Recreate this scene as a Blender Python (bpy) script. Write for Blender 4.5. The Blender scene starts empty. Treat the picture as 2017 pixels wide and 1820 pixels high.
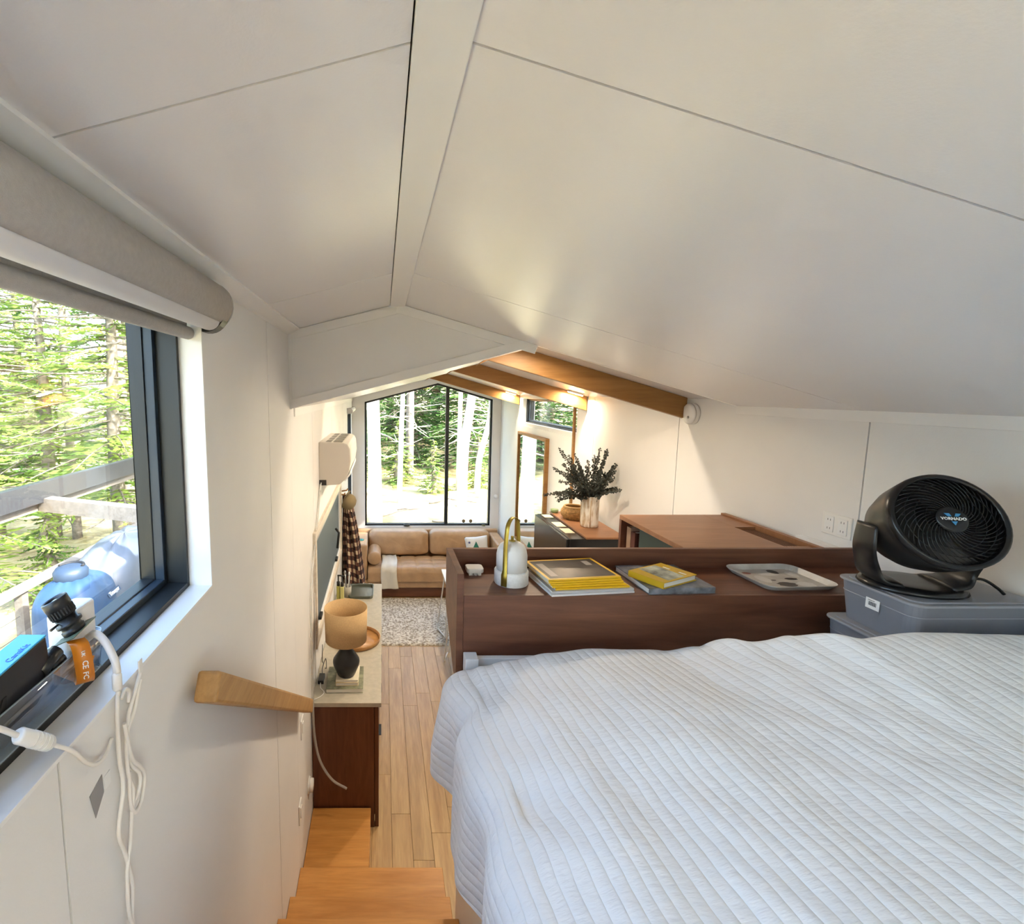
import bpy, bmesh, math, random
from mathutils import Vector, Matrix, noise as mnoise
random.seed(7)
PI = math.pi
H = 3.02                      # eye height above the lower floor; z below is measured from the eye
sc = bpy.context.scene
COL = sc.collection
# ---------------------------------------------------------------- camera
cam = bpy.data.cameras.new('camera'); camo = bpy.data.objects.new('camera', cam); COL.objects.link(camo)
camo.location = (0, 0, H); camo.rotation_euler = (PI/2 - 0.1187, 0, 0)
cam.sensor_fit = 'HORIZONTAL'; cam.sensor_width = 36.0
cam.lens = 973.36/2017*36
cam.shift_x = (1008.5 - 754.27)/2017; cam.shift_y = -(910 - 889.66)/2017
cam.clip_start = 0.02; cam.clip_end = 400
sc.camera = camo
# ---------------------------------------------------------------- sky, sun, exposure
w = bpy.data.worlds.new('world'); sc.world = w; w.use_nodes = True
nt = w.node_tree; bg = nt.nodes['Background']
sky = nt.nodes.new('ShaderNodeTexSky'); sky.sky_type = 'NISHITA'; sky.sun_disc = False
sky.sun_elevation = math.radians(37); sky.sun_rotation = math.radians(120); sky.air_density = 1.0; sky.dust_density = 3.0; sky.ozone_density = 1.0
nt.links.new(sky.outputs[0], bg.inputs[0]); bg.inputs[1].default_value = 0.50
sun = bpy.data.lights.new('sun', 'SUN'); sun.energy = 4.6; sun.angle = math.radians(0.8); sun.color = (1.0, 0.965, 0.91)
suno = bpy.data.objects.new('sun', sun); COL.objects.link(suno)
SUNDIR = Vector((0.75, -0.42, 0.64)).normalized()
suno.rotation_euler = SUNDIR.to_track_quat('Z', 'Y').to_euler(); suno.location = (6, -6, 14)
vs = sc.view_settings
vs.view_transform = 'Standard'; vs.look = 'None'; vs.exposure = 2.16; vs.gamma = 1.0; vs.use_curve_mapping = False
sc.cycles.max_bounces = 6; sc.cycles.diffuse_bounces = 4; sc.cycles.glossy_bounces = 3; sc.cycles.transmission_bounces = 4; sc.cycles.transparent_max_bounces = 10
sc.cycles.use_adaptive_sampling = True; sc.cycles.adaptive_threshold = 0.1; sc.cycles.adaptive_min_samples = 16
sc.cycles.sample_clamp_indirect = 6.0; sc.cycles.caustics_reflective = False; sc.cycles.caustics_refractive = False
# ---------------------------------------------------------------- materials
def nodes(m):
    m.use_nodes = True
    return m.node_tree, m.node_tree.nodes['Principled BSDF']
def mat(name, col, rough=0.5, metal=0.0, spec=0.5, bump=0.0, bscale=200.0, var=0.0, vscale=6.0, trans=0.0, sheen=0.0, coat=0.0):
    m = bpy.data.materials.new(name); t, p = nodes(m)
    p.inputs['Base Color'].default_value = (*col, 1); p.inputs['Roughness'].default_value = rough
    p.inputs['Metallic'].default_value = metal; p.inputs['Specular IOR Level'].default_value = spec
    if trans: p.inputs['Transmission Weight'].default_value = trans
    if sheen: p.inputs['Sheen Weight'].default_value = sheen
    if coat: p.inputs['Coat Weight'].default_value = coat
    if bump or var: tc = t.nodes.new('ShaderNodeTexCoord')
    if var:
        n = t.nodes.new('ShaderNodeTexNoise'); n.inputs['Scale'].default_value = vscale; n.inputs['Detail'].default_value = 6
        t.links.new(tc.outputs['Object'], n.inputs['Vector'])
        r = t.nodes.new('ShaderNodeValToRGB')
        r.color_ramp.elements[0].color = (*[c*(1-var) for c in col], 1); r.color_ramp.elements[0].position = 0.3
        r.color_ramp.elements[1].color = (*[min(1, c*(1+var)) for c in col], 1); r.color_ramp.elements[1].position = 0.7
        t.links.new(n.outputs[0], r.inputs[0]); t.links.new(r.outputs[0], p.inputs['Base Color'])
    if bump:
        n2 = t.nodes.new('ShaderNodeTexNoise'); n2.inputs['Scale'].default_value = bscale; n2.inputs['Detail'].default_value = 3
        t.links.new(tc.outputs['Object'], n2.inputs['Vector'])
        b = t.nodes.new('ShaderNodeBump'); b.inputs['Strength'].default_value = bump; b.inputs['Distance'].default_value = 0.01
        t.links.new(n2.outputs[0], b.inputs['Height']); t.links.new(b.outputs[0], p.inputs['Normal'])
    return m
def wood(name, c1, c2, axis=0, scale=9.0, stretch=12.0, rough=0.45, fine=0.35, perobj=0.0):
    """streaky grain running along the given axis of the object"""
    m = bpy.data.materials.new(name); t, p = nodes(m); N = t.nodes.new; L = t.links.new
    tc = N('ShaderNodeTexCoord'); mp = N('ShaderNodeMapping')
    s = [scale]*3; s[axis] = scale/stretch; mp.inputs['Scale'].default_value = s
    L(tc.outputs['Object'], mp.inputs['Vector'])
    n = N('ShaderNodeTexNoise'); n.inputs['Scale'].default_value = 1.6; n.inputs['Detail'].default_value = 7; n.inputs['Roughness'].default_value = 0.62; n.inputs['Distortion'].default_value = 0.9
    oi = N('ShaderNodeObjectInfo'); n.noise_dimensions = '4D'
    ml = N('ShaderNodeMath'); ml.operation = 'MULTIPLY'; ml.inputs[1].default_value = 23.0
    L(oi.outputs['Random'], ml.inputs[0]); L(ml.outputs[0], n.inputs['W'])
    L(mp.outputs[0], n.inputs['Vector'])
    r = N('ShaderNodeValToRGB'); e = r.color_ramp.elements
    e[0].position = 0.30; e[0].color = (*c1, 1); e[1].position = 0.72; e[1].color = (*c2, 1)
    L(n.outputs[0], r.inputs[0])
    n2 = N('ShaderNodeTexNoise'); n2.inputs['Scale'].default_value = 9.0; n2.inputs['Detail'].default_value = 4
    L(mp.outputs[0], n2.inputs['Vector'])
    mx = N('ShaderNodeMix'); mx.data_type = 'RGBA'; mx.blend_type = 'MULTIPLY'; mx.inputs[0].default_value = fine
    L(r.outputs[0], mx.inputs[6]); L(n2.outputs[0], mx.inputs[7])
    hs = N('ShaderNodeHueSaturation'); L(mx.outputs[2], hs.inputs['Color'])
    mr = N('ShaderNodeMapRange'); mr.inputs[3].default_value = 1-perobj+0.5*fine; mr.inputs[4].default_value = 1+perobj+0.5*fine
    L(oi.outputs['Random'], mr.inputs[0]); L(mr.outputs[0], hs.inputs['Value'])
    L(hs.outputs[0], p.inputs['Base Color']); p.inputs['Roughness'].default_value = rough
    b = N('ShaderNodeBump'); b.inputs['Strength'].default_value = 0.12; b.inputs['Distance'].default_value = 0.004
    L(n2.outputs[0], b.inputs['Height']); L(b.outputs[0], p.inputs['Normal'])
    return m
def glass(name, tint=(1, 1, 1), refl=0.10, rough=0.0, haze=0.0, hazecol=(0.8, 0.8, 0.8)):
    """thin sheet: lets light straight through, mirrors a little, optional milky haze"""
    m = bpy.data.materials.new(name); m.use_nodes = True; t = m.node_tree; t.nodes.clear(); N = t.nodes.new; L = t.links.new
    o = N('ShaderNodeOutputMaterial'); tr = N('ShaderNodeBsdfTransparent'); tr.inputs[0].default_value = (*tint, 1)
    g = N('ShaderNodeBsdfGlossy'); g.inputs['Roughness'].default_value = rough
    lw = N('ShaderNodeLayerWeight'); lw.inputs[0].default_value = 0.25
    ml = N('ShaderNodeMath'); ml.operation = 'MULTIPLY_ADD'; ml.inputs[1].default_value = refl*2; ml.inputs[2].default_value = refl*0.35
    L(lw.outputs['Fresnel'], ml.inputs[0])
    mx = N('ShaderNodeMixShader'); L(ml.outputs[0], mx.inputs[0])
    if haze:
        d = N('ShaderNodeBsdfDiffuse'); d.inputs[0].default_value = (*hazecol, 1)
        m2 = N('ShaderNodeMixShader'); m2.inputs[0].default_value = haze; L(tr.outputs[0], m2.inputs[1]); L(d.outputs[0], m2.inputs[2]); L(m2.outputs[0], mx.inputs[1])
    else: L(tr.outputs[0], mx.inputs[1])
    L(g.outputs[0], mx.inputs[2]); L(mx.outputs[0], o.inputs[0])
    return m
def emit(name, col, s):
    m = bpy.data.materials.new(name); t, p = nodes(m)
    p.inputs['Base Color'].default_value = (*col, 1); p.inputs['Emission Color'].default_value = (*col, 1); p.inputs['Emission Strength'].default_value = s
    return m
M = {}
M['wall'] = mat('white_wall_panel', (0.795, 0.785, 0.77), 0.55, bump=0.04, bscale=260, var=0.02, vscale=3)
M['ceil'] = mat('white_ceiling_panel', (0.785, 0.775, 0.785), 0.27, spec=0.9, bump=0.03, bscale=220, var=0.015, vscale=2)
M['trim'] = mat('white_trim', (0.82, 0.81, 0.79), 0.42, bump=0.02)
M['white'] = mat('white_satin', (0.84, 0.84, 0.83), 0.35)
M['black'] = mat('black_metal', (0.009, 0.012, 0.014), 0.42, bump=0.01)
M['frameblue'] = mat('dark_blue_sash', (0.015, 0.03, 0.05), 0.36)
M['glass'] = glass('window_glass', (0.97, 0.99, 0.98), 0.05)
M['walnutX'] = wood('walnut_along_x', (0.095, 0.031, 0.015), (0.215, 0.085, 0.042), 0, 10, 11, 0.42, 0.3)
M['walnutZ'] = wood('walnut_along_z', (0.075, 0.022, 0.011), (0.165, 0.060, 0.028), 2, 12, 9, 0.4, 0.3)
M['walnutY'] = wood('walnut_along_y', (0.09, 0.034, 0.018), (0.21, 0.10, 0.055), 1, 10, 11, 0.4, 0.3)
M['cabtop'] = wood('cherry_top_veneer', (0.24, 0.105, 0.045), (0.36, 0.17, 0.08), 0, 8, 7, 0.4, 0.25)
M['beam'] = wood('douglas_fir_beam', (0.235, 0.105, 0.022), (0.36, 0.18, 0.05), 0, 10, 12, 0.5, 0.25)
M['oak'] = wood('oak_floor_plank', (0.37, 0.225, 0.095), (0.58, 0.40, 0.195), 1, 9, 11, 0.38, 0.35, 0.12)
M['stair'] = wood('oak_stair_tread', (0.44, 0.185, 0.04), (0.64, 0.315, 0.09), 0, 10, 10, 0.36, 0.3, 0.07)
M['rail'] = wood('oak_handrail', (0.36, 0.185, 0.055), (0.52, 0.30, 0.11), 1, 14, 9, 0.45, 0.3)
M['stone'] = mat('greige_counter', (0.42, 0.385, 0.31), 0.42, bump=0.02, var=0.08, vscale=30)
M['leather'] = mat('tan_leather', (0.46, 0.29, 0.155), 0.42, bump=0.10, bscale=90, var=0.14, vscale=7)
M['brass'] = mat('brushed_brass', (0.50, 0.37, 0.07), 0.32, metal=0.85)
M['cream'] = mat('speckled_cream', (0.76, 0.73, 0.68), 0.5, var=0.06, vscale=150)
M['paper'] = mat('paper_pages', (0.80, 0.77, 0.70), 0.7, bump=0.08, bscale=400)
M['blackplastic'] = mat('black_plastic', (0.012, 0.012, 0.013), 0.33)
M['blackmatte'] = mat('matte_black', (0.015, 0.015, 0.016), 0.6)
M['whiteplastic'] = mat('white_plastic', (0.83, 0.82, 0.79), 0.35)
M['chrome'] = mat('steel', (0.6, 0.6, 0.6), 0.25, metal=1.0)
M['rubber'] = mat('dark_rubber', (0.02, 0.02, 0.02), 0.7)
M['aluminium'] = mat('grey_aluminium', (0.45, 0.45, 0.45), 0.35, metal=0.9)
# ---------------------------------------------------------------- mesh helper
BASE = {}
class MB:
    def __init__(s): s.v = []; s.f = []; s.sm = []; s.uv = None
    def add(s, vs, fs, smooth=False):
        n = len(s.v); s.v += [tuple(v) for v in vs]; s.f += [[i+n for i in f] for f in fs]; s.sm += [smooth]*len(fs); return s
    def box(s, x0, x1, y0, y1, z0, z1, m=None):
        vs = [(x, y, z) for x in (x0, x1) for y in (y0, y1) for z in (z0, z1)]
        if m is not None: vs = [m @ Vector(v) for v in vs]
        return s.add(vs, [[0, 1, 3, 2], [4, 6, 7, 5], [0, 4, 5, 1], [2, 3, 7, 6], [0, 2, 6, 4], [1, 5, 7, 3]])
    def prism(s, poly, a, b, axis='y', m=None, smooth=False):
        """polygon given in the two other axes (x,z for y; y,z for x; x,y for z), extruded a..b along axis"""
        def P(p, t): return {'y': (p[0], t, p[1]), 'x': (t, p[0], p[1]), 'z': (p[0], p[1], t)}[axis]
        n = len(poly); vs = [P(p, a) for p in poly] + [P(p, b) for p in poly]
        if m is not None: vs = [m @ Vector(v) for v in vs]
        k = len(s.v); s.v += [tuple(v) for v in vs]
        s.f += [[k+i for i in range(n)], [k+n+i for i in range(n)][::-1]]; s.sm += [False, False]
        s.f += [[k+i, k+(i+1) % n, k+n+(i+1) % n, k+n+i] for i in range(n)]; s.sm += [smooth]*n
        return s
    def tube(s, pts, r, n=8, cap=True, smooth=True):
        pts = [Vector(p) for p in pts]; k = len(pts); rs = r if isinstance(r, (list, tuple)) else [r]*k
        vs = []; prev = None
        for i, p in enumerate(pts):
            t = (pts[min(i+1, k-1)] - pts[max(i-1, 0)]).normalized()
            if prev is None:
                u = t.cross(Vector((0, 0, 1)))
                if u.length < 1e-3: u = t.cross(Vector((1, 0, 0)))
            else: u = prev - t*prev.dot(t)
            u.normalize(); prev = u; w_ = t.cross(u)
            for j in range(n):
                a = 2*PI*j/n; vs.append(p + (u*math.cos(a) + w_*math.sin(a))*rs[i])
        fs = [[i*n+j, i*n+(j+1) % n, (i+1)*n+(j+1) % n, (i+1)*n+j] for i in range(k-1) for j in range(n)]
        s.add(vs, fs, smooth)
        if cap:
            b = len(s.v)-len(vs); s.f += [[b+j for j in range(n)][::-1], [b+(k-1)*n+j for j in range(n)]]; s.sm += [False, False]
        return s
    def lathe(s, prof, c=(0, 0, 0), n=32, m=None, smooth=True, cap=True):
        """prof: (radius, height) pairs about the z axis at c"""
        vs = []
        for r, z in prof:
            for j in range(n):
                a = 2*PI*j/n; vs.append(Vector((r*math.cos(a), r*math.sin(a), z)))
        if m is not None: vs = [m @ v for v in vs]
        vs = [v + Vector(c) for v in vs]; k = len(prof)
        fs = [[i*n+j, i*n+(j+1) % n, (i+1)*n+(j+1) % n, (i+1)*n+j] for i in range(k-1) for j in range(n)]
        s.add(vs, fs, smooth); b = len(s.v)-len(vs)
        if cap and prof[0][0] > 1e-5: s.f.append([b+j for j in range(n)][::-1]); s.sm.append(False)
        if cap and prof[-1][0] > 1e-5: s.f.append([b+(k-1)*n+j for j in range(n)]); s.sm.append(False)
        return s
    def grid(s, fn, nu, nv, smooth=True, uv=None):
        vs = [fn(i/nu, j/nv) for i in range(nu+1) for j in range(nv+1)]
        fs = [[i*(nv+1)+j, (i+1)*(nv+1)+j, (i+1)*(nv+1)+j+1, i*(nv+1)+j+1] for i in range(nu) for j in range(nv)]
        if uv: s.uv = [uv(i/nu, j/nv) for i in range(nu+1) for j in range(nv+1)]
        return s.add(vs, fs, smooth)
    def build(s, name, material, parent=None, bevel=0.0, sub=0, solid=0.0, seg=2, local=False, loc=None):
        me = bpy.data.meshes.new(name)
        if local: base = Vector((0, 0, 0))
        elif parent is not None: base = Vector(BASE[parent.name])
        elif loc is not None: base = Vector(loc)
        else:
            xs = [v[0] for v in s.v]; ys = [v[1] for v in s.v]; zs = [v[2] for v in s.v]
            base = Vector(((min(xs)+max(xs))/2, (min(ys)+max(ys))/2, min(zs)))
        me.from_pydata([(v[0]-base[0], v[1]-base[1], v[2]-base[2]) for v in s.v], [], s.f)
        me.polygons.foreach_set('use_smooth', s.sm)
        if s.uv:
            ul = me.uv_layers.new(name='uv')
            for l in me.loops: ul.data[l.index].uv = s.uv[l.vertex_index]
        me.update()
        bm = bmesh.new(); bm.from_mesh(me); bmesh.ops.remove_doubles(bm, verts=bm.verts, dist=1e-6) if not s.uv else None
        bmesh.ops.recalc_face_normals(bm, faces=bm.faces); bm.to_mesh(me); bm.free()
        mats = material if isinstance(material, list) else [material]
        for mm in mats: me.materials.append(M[mm] if isinstance(mm, str) else mm)
        o = bpy.data.objects.new(name, me); COL.objects.link(o)
        if parent is not None: o.parent = parent; BASE[o.name] = tuple(base)
        else:
            o.location = (base[0], base[1], base[2]+H); BASE[o.name] = tuple(base)
        if local and parent is not None: BASE[o.name] = (0, 0, 0)
        if solid: md = o.modifiers.new('solid', 'SOLIDIFY'); md.thickness = solid; md.offset = 0
        if bevel:
            md = o.modifiers.new('bevel', 'BEVEL'); md.width = bevel; md.segments = seg; md.limit_method = 'ANGLE'; md.angle_limit = math.radians(40); md.harden_normals = False
        if sub: md = o.modifiers.new('sub', 'SUBSURF'); md.levels = sub; md.render_levels = sub
        return o
def tag(o, label=None, cat=None, group=None, kind=None):
    if label: o['label'] = label
    if cat: o['category'] = cat
    if group: o['group'] = group
    if kind: o['kind'] = kind
    return o
def thing(name, label, cat, loc, rot=(0, 0, 0), group=None, kind=None, scale=1.0):
    o = bpy.data.objects.new(name, None); COL.objects.link(o); o.empty_display_size = 0.1
    o.location = (loc[0], loc[1], loc[2]+H); o.rotation_euler = rot; o.scale = (scale,)*3
    BASE[o.name] = tuple(loc) if not any(rot) and scale == 1.0 else (0, 0, 0)
    return tag(o, label, cat, group, kind)
def struct(o): o['kind'] = 'structure'; return o
def box(name, m, x0, x1, y0, y1, z0, z1, parent=None, bevel=0.0, **k): return MB().box(x0, x1, y0, y1, z0, z1).build(name, m, parent, bevel, **k)
def copy_tree(o, parent=None):
    c = o.copy(); COL.objects.link(c); c.parent = parent
    for ch in o.children: copy_tree(ch, c)
    BASE[c.name] = BASE.get(o.name, (0, 0, 0)); return c
def text_mb(txt, size, m, thick=0.0006, bold=0.0):
    """lettering as a flat raised mesh; m maps local x (along the line), y (up), z (out) to the place"""
    cu = bpy.data.curves.new('t', 'FONT'); cu.body = txt; cu.size = size; cu.align_x = 'CENTER'; cu.align_y = 'CENTER'; cu.extrude = thick; cu.offset = bold; cu.resolution_u = 2
    ob = bpy.data.objects.new('t', cu); COL.objects.link(ob)
    dg = bpy.context.evaluated_depsgraph_get(); me = ob.evaluated_get(dg).to_mesh()
    b = MB(); b.add([m @ v.co for v in me.vertices], [list(p.vertices) for p in me.polygons])
    ob.evaluated_get(dg).to_mesh_clear(); bpy.data.objects.remove(ob); bpy.data.curves.remove(cu)
    return b
def frame3(o, ex, ey):
    ex = Vector(ex).normalized(); ey = Vector(ey); ey = (ey - ex*ey.dot(ex)).normalized(); ez = ex.cross(ey)
    m = Matrix.Identity(4)
    for i in range(3): m[i][0] = ex[i]; m[i][1] = ey[i]; m[i][2] = ez[i]; m[i][3] = o[i]
    return m
def rrect(x0, x1, y0, y1, r, n=5):
    pts = []
    for cx, cy, a0 in ((x1-r, y1-r, 0), (x0+r, y1-r, PI/2), (x0+r, y0+r, PI), (x1-r, y0+r, 1.5*PI)):
        for i in range(n+1): a = a0 + PI/2*i/n; pts.append((cx+r*math.cos(a), cy+r*math.sin(a)))
    return pts
def spline(pts, n=8):
    P_ = [Vector(p) for p in pts]; P_ = [P_[0]*2-P_[1]] + P_ + [P_[-1]*2-P_[-2]]; out = []
    for i in range(1, len(P_)-2):
        a, b, c, d = P_[i-1:i+3]
        for k in range(n):
            t = k/n; out.append(0.5*((2*b) + (c-a)*t + (2*a-5*b+4*c-d)*t*t + (3*b-a-3*c+d)*t**3))
    return out + [P_[-2]]
def lerp(a, b, t): return a + (b-a)*t
def interp(tab, x):
    if x <= tab[0][0]: return tab[0][1]
    for (a, b), (c, d) in zip(tab, tab[1:]):
        if x <= c:
            t = (x-a)/(c-a); t = t*t*(3-2*t); return b+(d-b)*t
    return tab[-1][1]
# ---------------------------------------------------------------- the shell of the house
XL, XR = -0.4866, 1.863          # inner faces of the long walls
Y0, Y1, Y2 = -1.7, 2.602, 7.80   # back wall, end of the loft ceiling, far gable wall
FZ = -H                          # lower floor
SL, SR = 0.254, 0.2935
def zliv(x): return min(0.0387+SL*x, 0.511-SR*x)          # living room ceiling
def zloft(x): return 0.443 if 0.039 <= x <= 0.112 else (0.315+(x-XL)*0.2436 if x < 0.039 else 0.443-(x-0.112)*SR)
WT = 0.16
def wall_panels(root, xin, out, seams, ytab, holes, m='wall'):
    """sheet panels on a long wall, each its own board with a dark joint between; holes = (y0,y1,z0,z1)"""
    for a, b in zip(seams, seams[1:]):
        top = ytab((a+b)/2); g = 0.0028
        ys = sorted({a+g, b-g} | {min(max(h[i], a+g), b-g) for h in holes for i in (0, 1)})
        zs = sorted({FZ, top} | {h[i] for h in holes for i in (2, 3)})
        mb = MB()
        for y0, y1 in zip(ys, ys[1:]):
            for z0, z1 in zip(zs, zs[1:]):
                yc, zc = (y0+y1)/2, (z0+z1)/2
                if any(h[0] < yc < h[1] and h[2] < zc < h[3] for h in holes) or y1-y0 < 1e-4: continue
                mb.box(min(xin, xin+out*0.012), max(xin, xin+out*0.012), y0, y1, z0, z1)
        if mb.v: mb.build('wall_panel', m, root)
def wall_back(name, xin, out, y0, y1, top, holes):
    ys = sorted({y0, y1} | {h[i] for h in holes for i in (0, 1)}); zs = sorted({FZ-0.2, top} | {h[i] for h in holes for i in (2, 3)})
    xa, xb = xin+out*0.0125, xin+out*WT; mb = MB()
    for a, b in zip(ys, ys[1:]):
        for c, d in zip(zs, zs[1:]):
            if any(h[0] < (a+b)/2 < h[1] and h[2] < (c+d)/2 < h[3] for h in holes): continue
            mb.box(min(xa, xb), max(xa, xb), a, b, c, d)
    return mb
W1 = (-0.25, 1.352, -0.545, 0.235)      # big left window by the stairs
W2 = (3.38, 5.42, -1.76, -1.02)         # window over the console
W3 = (6.76, 7.50, -2.15, -0.27)         # narrow window by the sofa
W4 = (4.74, 6.60, -0.39, -0.075)        # high window, right wall
# left wall: tall beside the loft, lower beside the living room
mb = wall_back('x', XL, -1, Y0-WT, Y1, 0.36, [W1]); mb2 = wall_back('x', XL, -1, Y1, Y2+WT, -0.05, [W2, W3]); mb.add(mb2.v, mb2.f)
WL = struct(mb.build('wall_left', 'wall'))
wall_panels(WL, XL, -1, [Y0, -0.75, 0.68, 2.11, Y1+0.0022], lambda y: 0.325, [W1])
wall_panels(WL, XL, -1, [Y1-0.0022, 3.4, 4.7, 6.0, Y2], lambda y: -0.075, [W2, W3])
WR = struct(wall_back('x', XR, 1, Y0-WT, Y2+WT, 0.0, [W4]).build('wall_right', 'wall'))
wall_panels(WR, XR, 1, [Y0, -0.55, 0.67, 1.89, 3.107, 4.36, 5.57, 6.79, Y2], lambda y: -0.03, [W4])
# far gable wall around the big window
GX0, GX1, GZ0 = -0.297, 1.738, -2.15
def gtop(x): return zliv(x)-0.10
rid = 0.8625
def gable(y0, y1, mb):
    mb.prism([(XL-WT, FZ-0.2), (GX0, FZ-0.2), (GX0, zliv(GX0)+0.02), (XL-WT, zliv(XL)+0.02)], y0, y1)
    mb.prism([(GX1, FZ-0.2), (XR+WT, FZ-0.2), (XR+WT, zliv(XR)+0.02), (GX1, zliv(GX1)+0.02)], y0, y1)
    mb.box(GX0, GX1, y0, y1, FZ-0.2, GZ0)
    mb.prism([(GX0, gtop(GX0)), (rid, gtop(rid)), (rid, zliv(rid)+0.02), (GX0, zliv(GX0)+0.02)], y0, y1)
    mb.prism([(rid, gtop(rid)), (GX1, gtop(GX1)), (GX1, zliv(GX1)+0.02), (rid, zliv(rid)+0.02)], y0, y1)
    return mb
WF = struct(gable(Y2, Y2+WT, MB()).build('wall_far', 'wall'))
# back wall behind the bed, with an added window for daylight, out of view
mb = MB(); bw = (0.30, 1.65, -0.78, -0.06)
mb.box(XL-WT, bw[0], Y0-WT, Y0, FZ-0.2, 0.5); mb.box(bw[1], XR+WT, Y0-WT, Y0, FZ-0.2, 0.5); mb.box(bw[0], bw[1], Y0-WT, Y0, FZ-0.2, bw[2]); mb.box(bw[0], bw[1], Y0-WT, Y0, bw[3], 0.5)
WB = struct(mb.build('wall_back', 'wall'))
# ceilings: backing slabs with sheet panels under them
def slope(name, pts, y0, y1, th, m, parent=None):
    return MB().prism([pts[0], pts[1], (pts[1][0], pts[1][1]+th), (pts[0][0], pts[0][1]+th)], y0, y1).build(name, m, parent)
def ceiling(name, xa, xb, f, y0, y1, seams, xo=0.0):
    pa, pb = (xa, f(xa)), (xb, f(xb)); up = 0.0125
    r = struct(slope(name, ((pa[0], pa[1]+up), (pb[0], pb[1]+up)), y0, y1, 0.14, mat('joint_shade_backing', (0.06, 0.055, 0.05), 0.9)))  # dark slab colour stands in for the shade inside the panel joints
    for a, b in zip(seams, seams[1:]): slope('ceiling_panel', (pa, (xb-xo, f(xb-xo))), a+0.0022, b-0.0022, 0.012, 'ceil', r)
    return r
LS = [Y0, -0.534, 0.686, 1.906, Y1]
C1 = ceiling('ceiling_loft_left', XL-WT, 0.0385, lambda x: 0.315+(x-XL)*0.2436, Y0-WT, Y1, LS, 0.0035)
C2 = ceiling('ceiling_loft_right', 0.1125, XR+WT, lambda x: 0.443-(x-0.112)*SR, Y0-WT, Y1, LS)
C3 = ceiling('ceiling_living_left', XL-WT, rid, lambda x: 0.0387+SL*x, Y1, Y2+WT, [Y1, 3.8, 5.1, 6.4, Y2])
C4 = ceiling('ceiling_living_right', rid, XR+WT, lambda x: 0.511-SR*x, Y1, Y2+WT, [Y1, 3.8, 5.1, 6.4, Y2])
RB = struct(MB().box(0.0375, 0.1135, Y0, Y1-0.001, 0.437, 0.60).build('trim_ridge', 'trim', bevel=0.002))
# hanging gable face where the loft ceiling stops
bk = [(XL, 0.315), (0.039, 0.443), (0.112, 0.443), (0.797, 0.2419), (XL, -0.0849)]
BK = struct(MB().prism([(x, z) for x, z in bk], Y1-0.004, Y1+0.09).build('wall_bulkhead', 'wall'))
def strip(p, q, w, y0, y1, side):
    p, q = Vector((p[0], 0, p[1])), Vector((q[0], 0, q[1])); d = (q-p).normalized(); n = Vector((-d.z, 0, d.x))*side
    e = [p, q, q+n*w, p+n*w]; return MB().prism([(v.x, v.z) for v in e], y0, y1)
for kk, (p, q, wd, sd) in enumerate(((bk[0], (0.076, 0.447), 0.045, -1), ((0.076, 0.452), bk[3], 0.045, -1), (bk[4], bk[3], 0.045, 1))):
    strip(p, q, wd, Y1-0.011-kk*0.001, Y1-0.0042-kk*0.0001, sd).build('trim_board', 'trim', BK, bevel=0.0015)
box('trim_board', 'trim', XL, XL+0.012, Y1-0.014, Y1-0.004, -0.085, 0.315, BK)
# thin cover strips along the ceiling edges
T1 = struct(MB().prism([(XL, 0.315), (XL+0.058, 0.329), (XL+0.058, 0.322), (XL+0.012, 0.300), (XL, 0.297)], Y0, Y1-0.014).build('trim_1', 'trim'))
T2 = struct(box('trim_2', 'trim', XR-0.008, XR, Y0, Y1, -0.112, -0.068, bevel=0.0015))
T3 = struct(box('trim_3', 'trim', XL, XL+0.008, Y1+0.1, Y2, -0.13, -0.083, bevel=0.0015))
T4 = struct(MB().prism([(0.795, 0.2425), (XR, -0.0709), (XR, -0.020), (0.8625, 0.275), (0.795, 0.260)], Y1-0.001, Y1+0.02).build('trim_4', 'trim'))
# floor of planks
FL = struct(MB().box(XL-WT, XR+WT, Y0-WT, Y2+WT, FZ-0.2, FZ-0.013).build('floor', mat('dark_subfloor', (0.05, 0.03, 0.015), 0.8)))
pw = 0.137; k = 0; cache = {}
rnd = random.Random(3)
for c in range(18):
    xa = XL + c*pw; xb = min(xa+pw, XR)
    if xb-xa < 0.02: continue
    y = 1.95 + rnd.random()*0.6 - 0.9
    while y < Y2:
        ln = rnd.choice((0.9, 1.25, 1.6, 1.9)); ya, yb = max(y, 1.9), min(y+ln, Y2)
        if yb-ya > 0.05:
            box('floor_plank', 'oak', xa+0.0008, xb-0.0008, ya+0.0008, yb-0.0008, FZ-0.012, FZ, FL, bevel=0.0012, seg=1)
        y += ln
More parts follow.
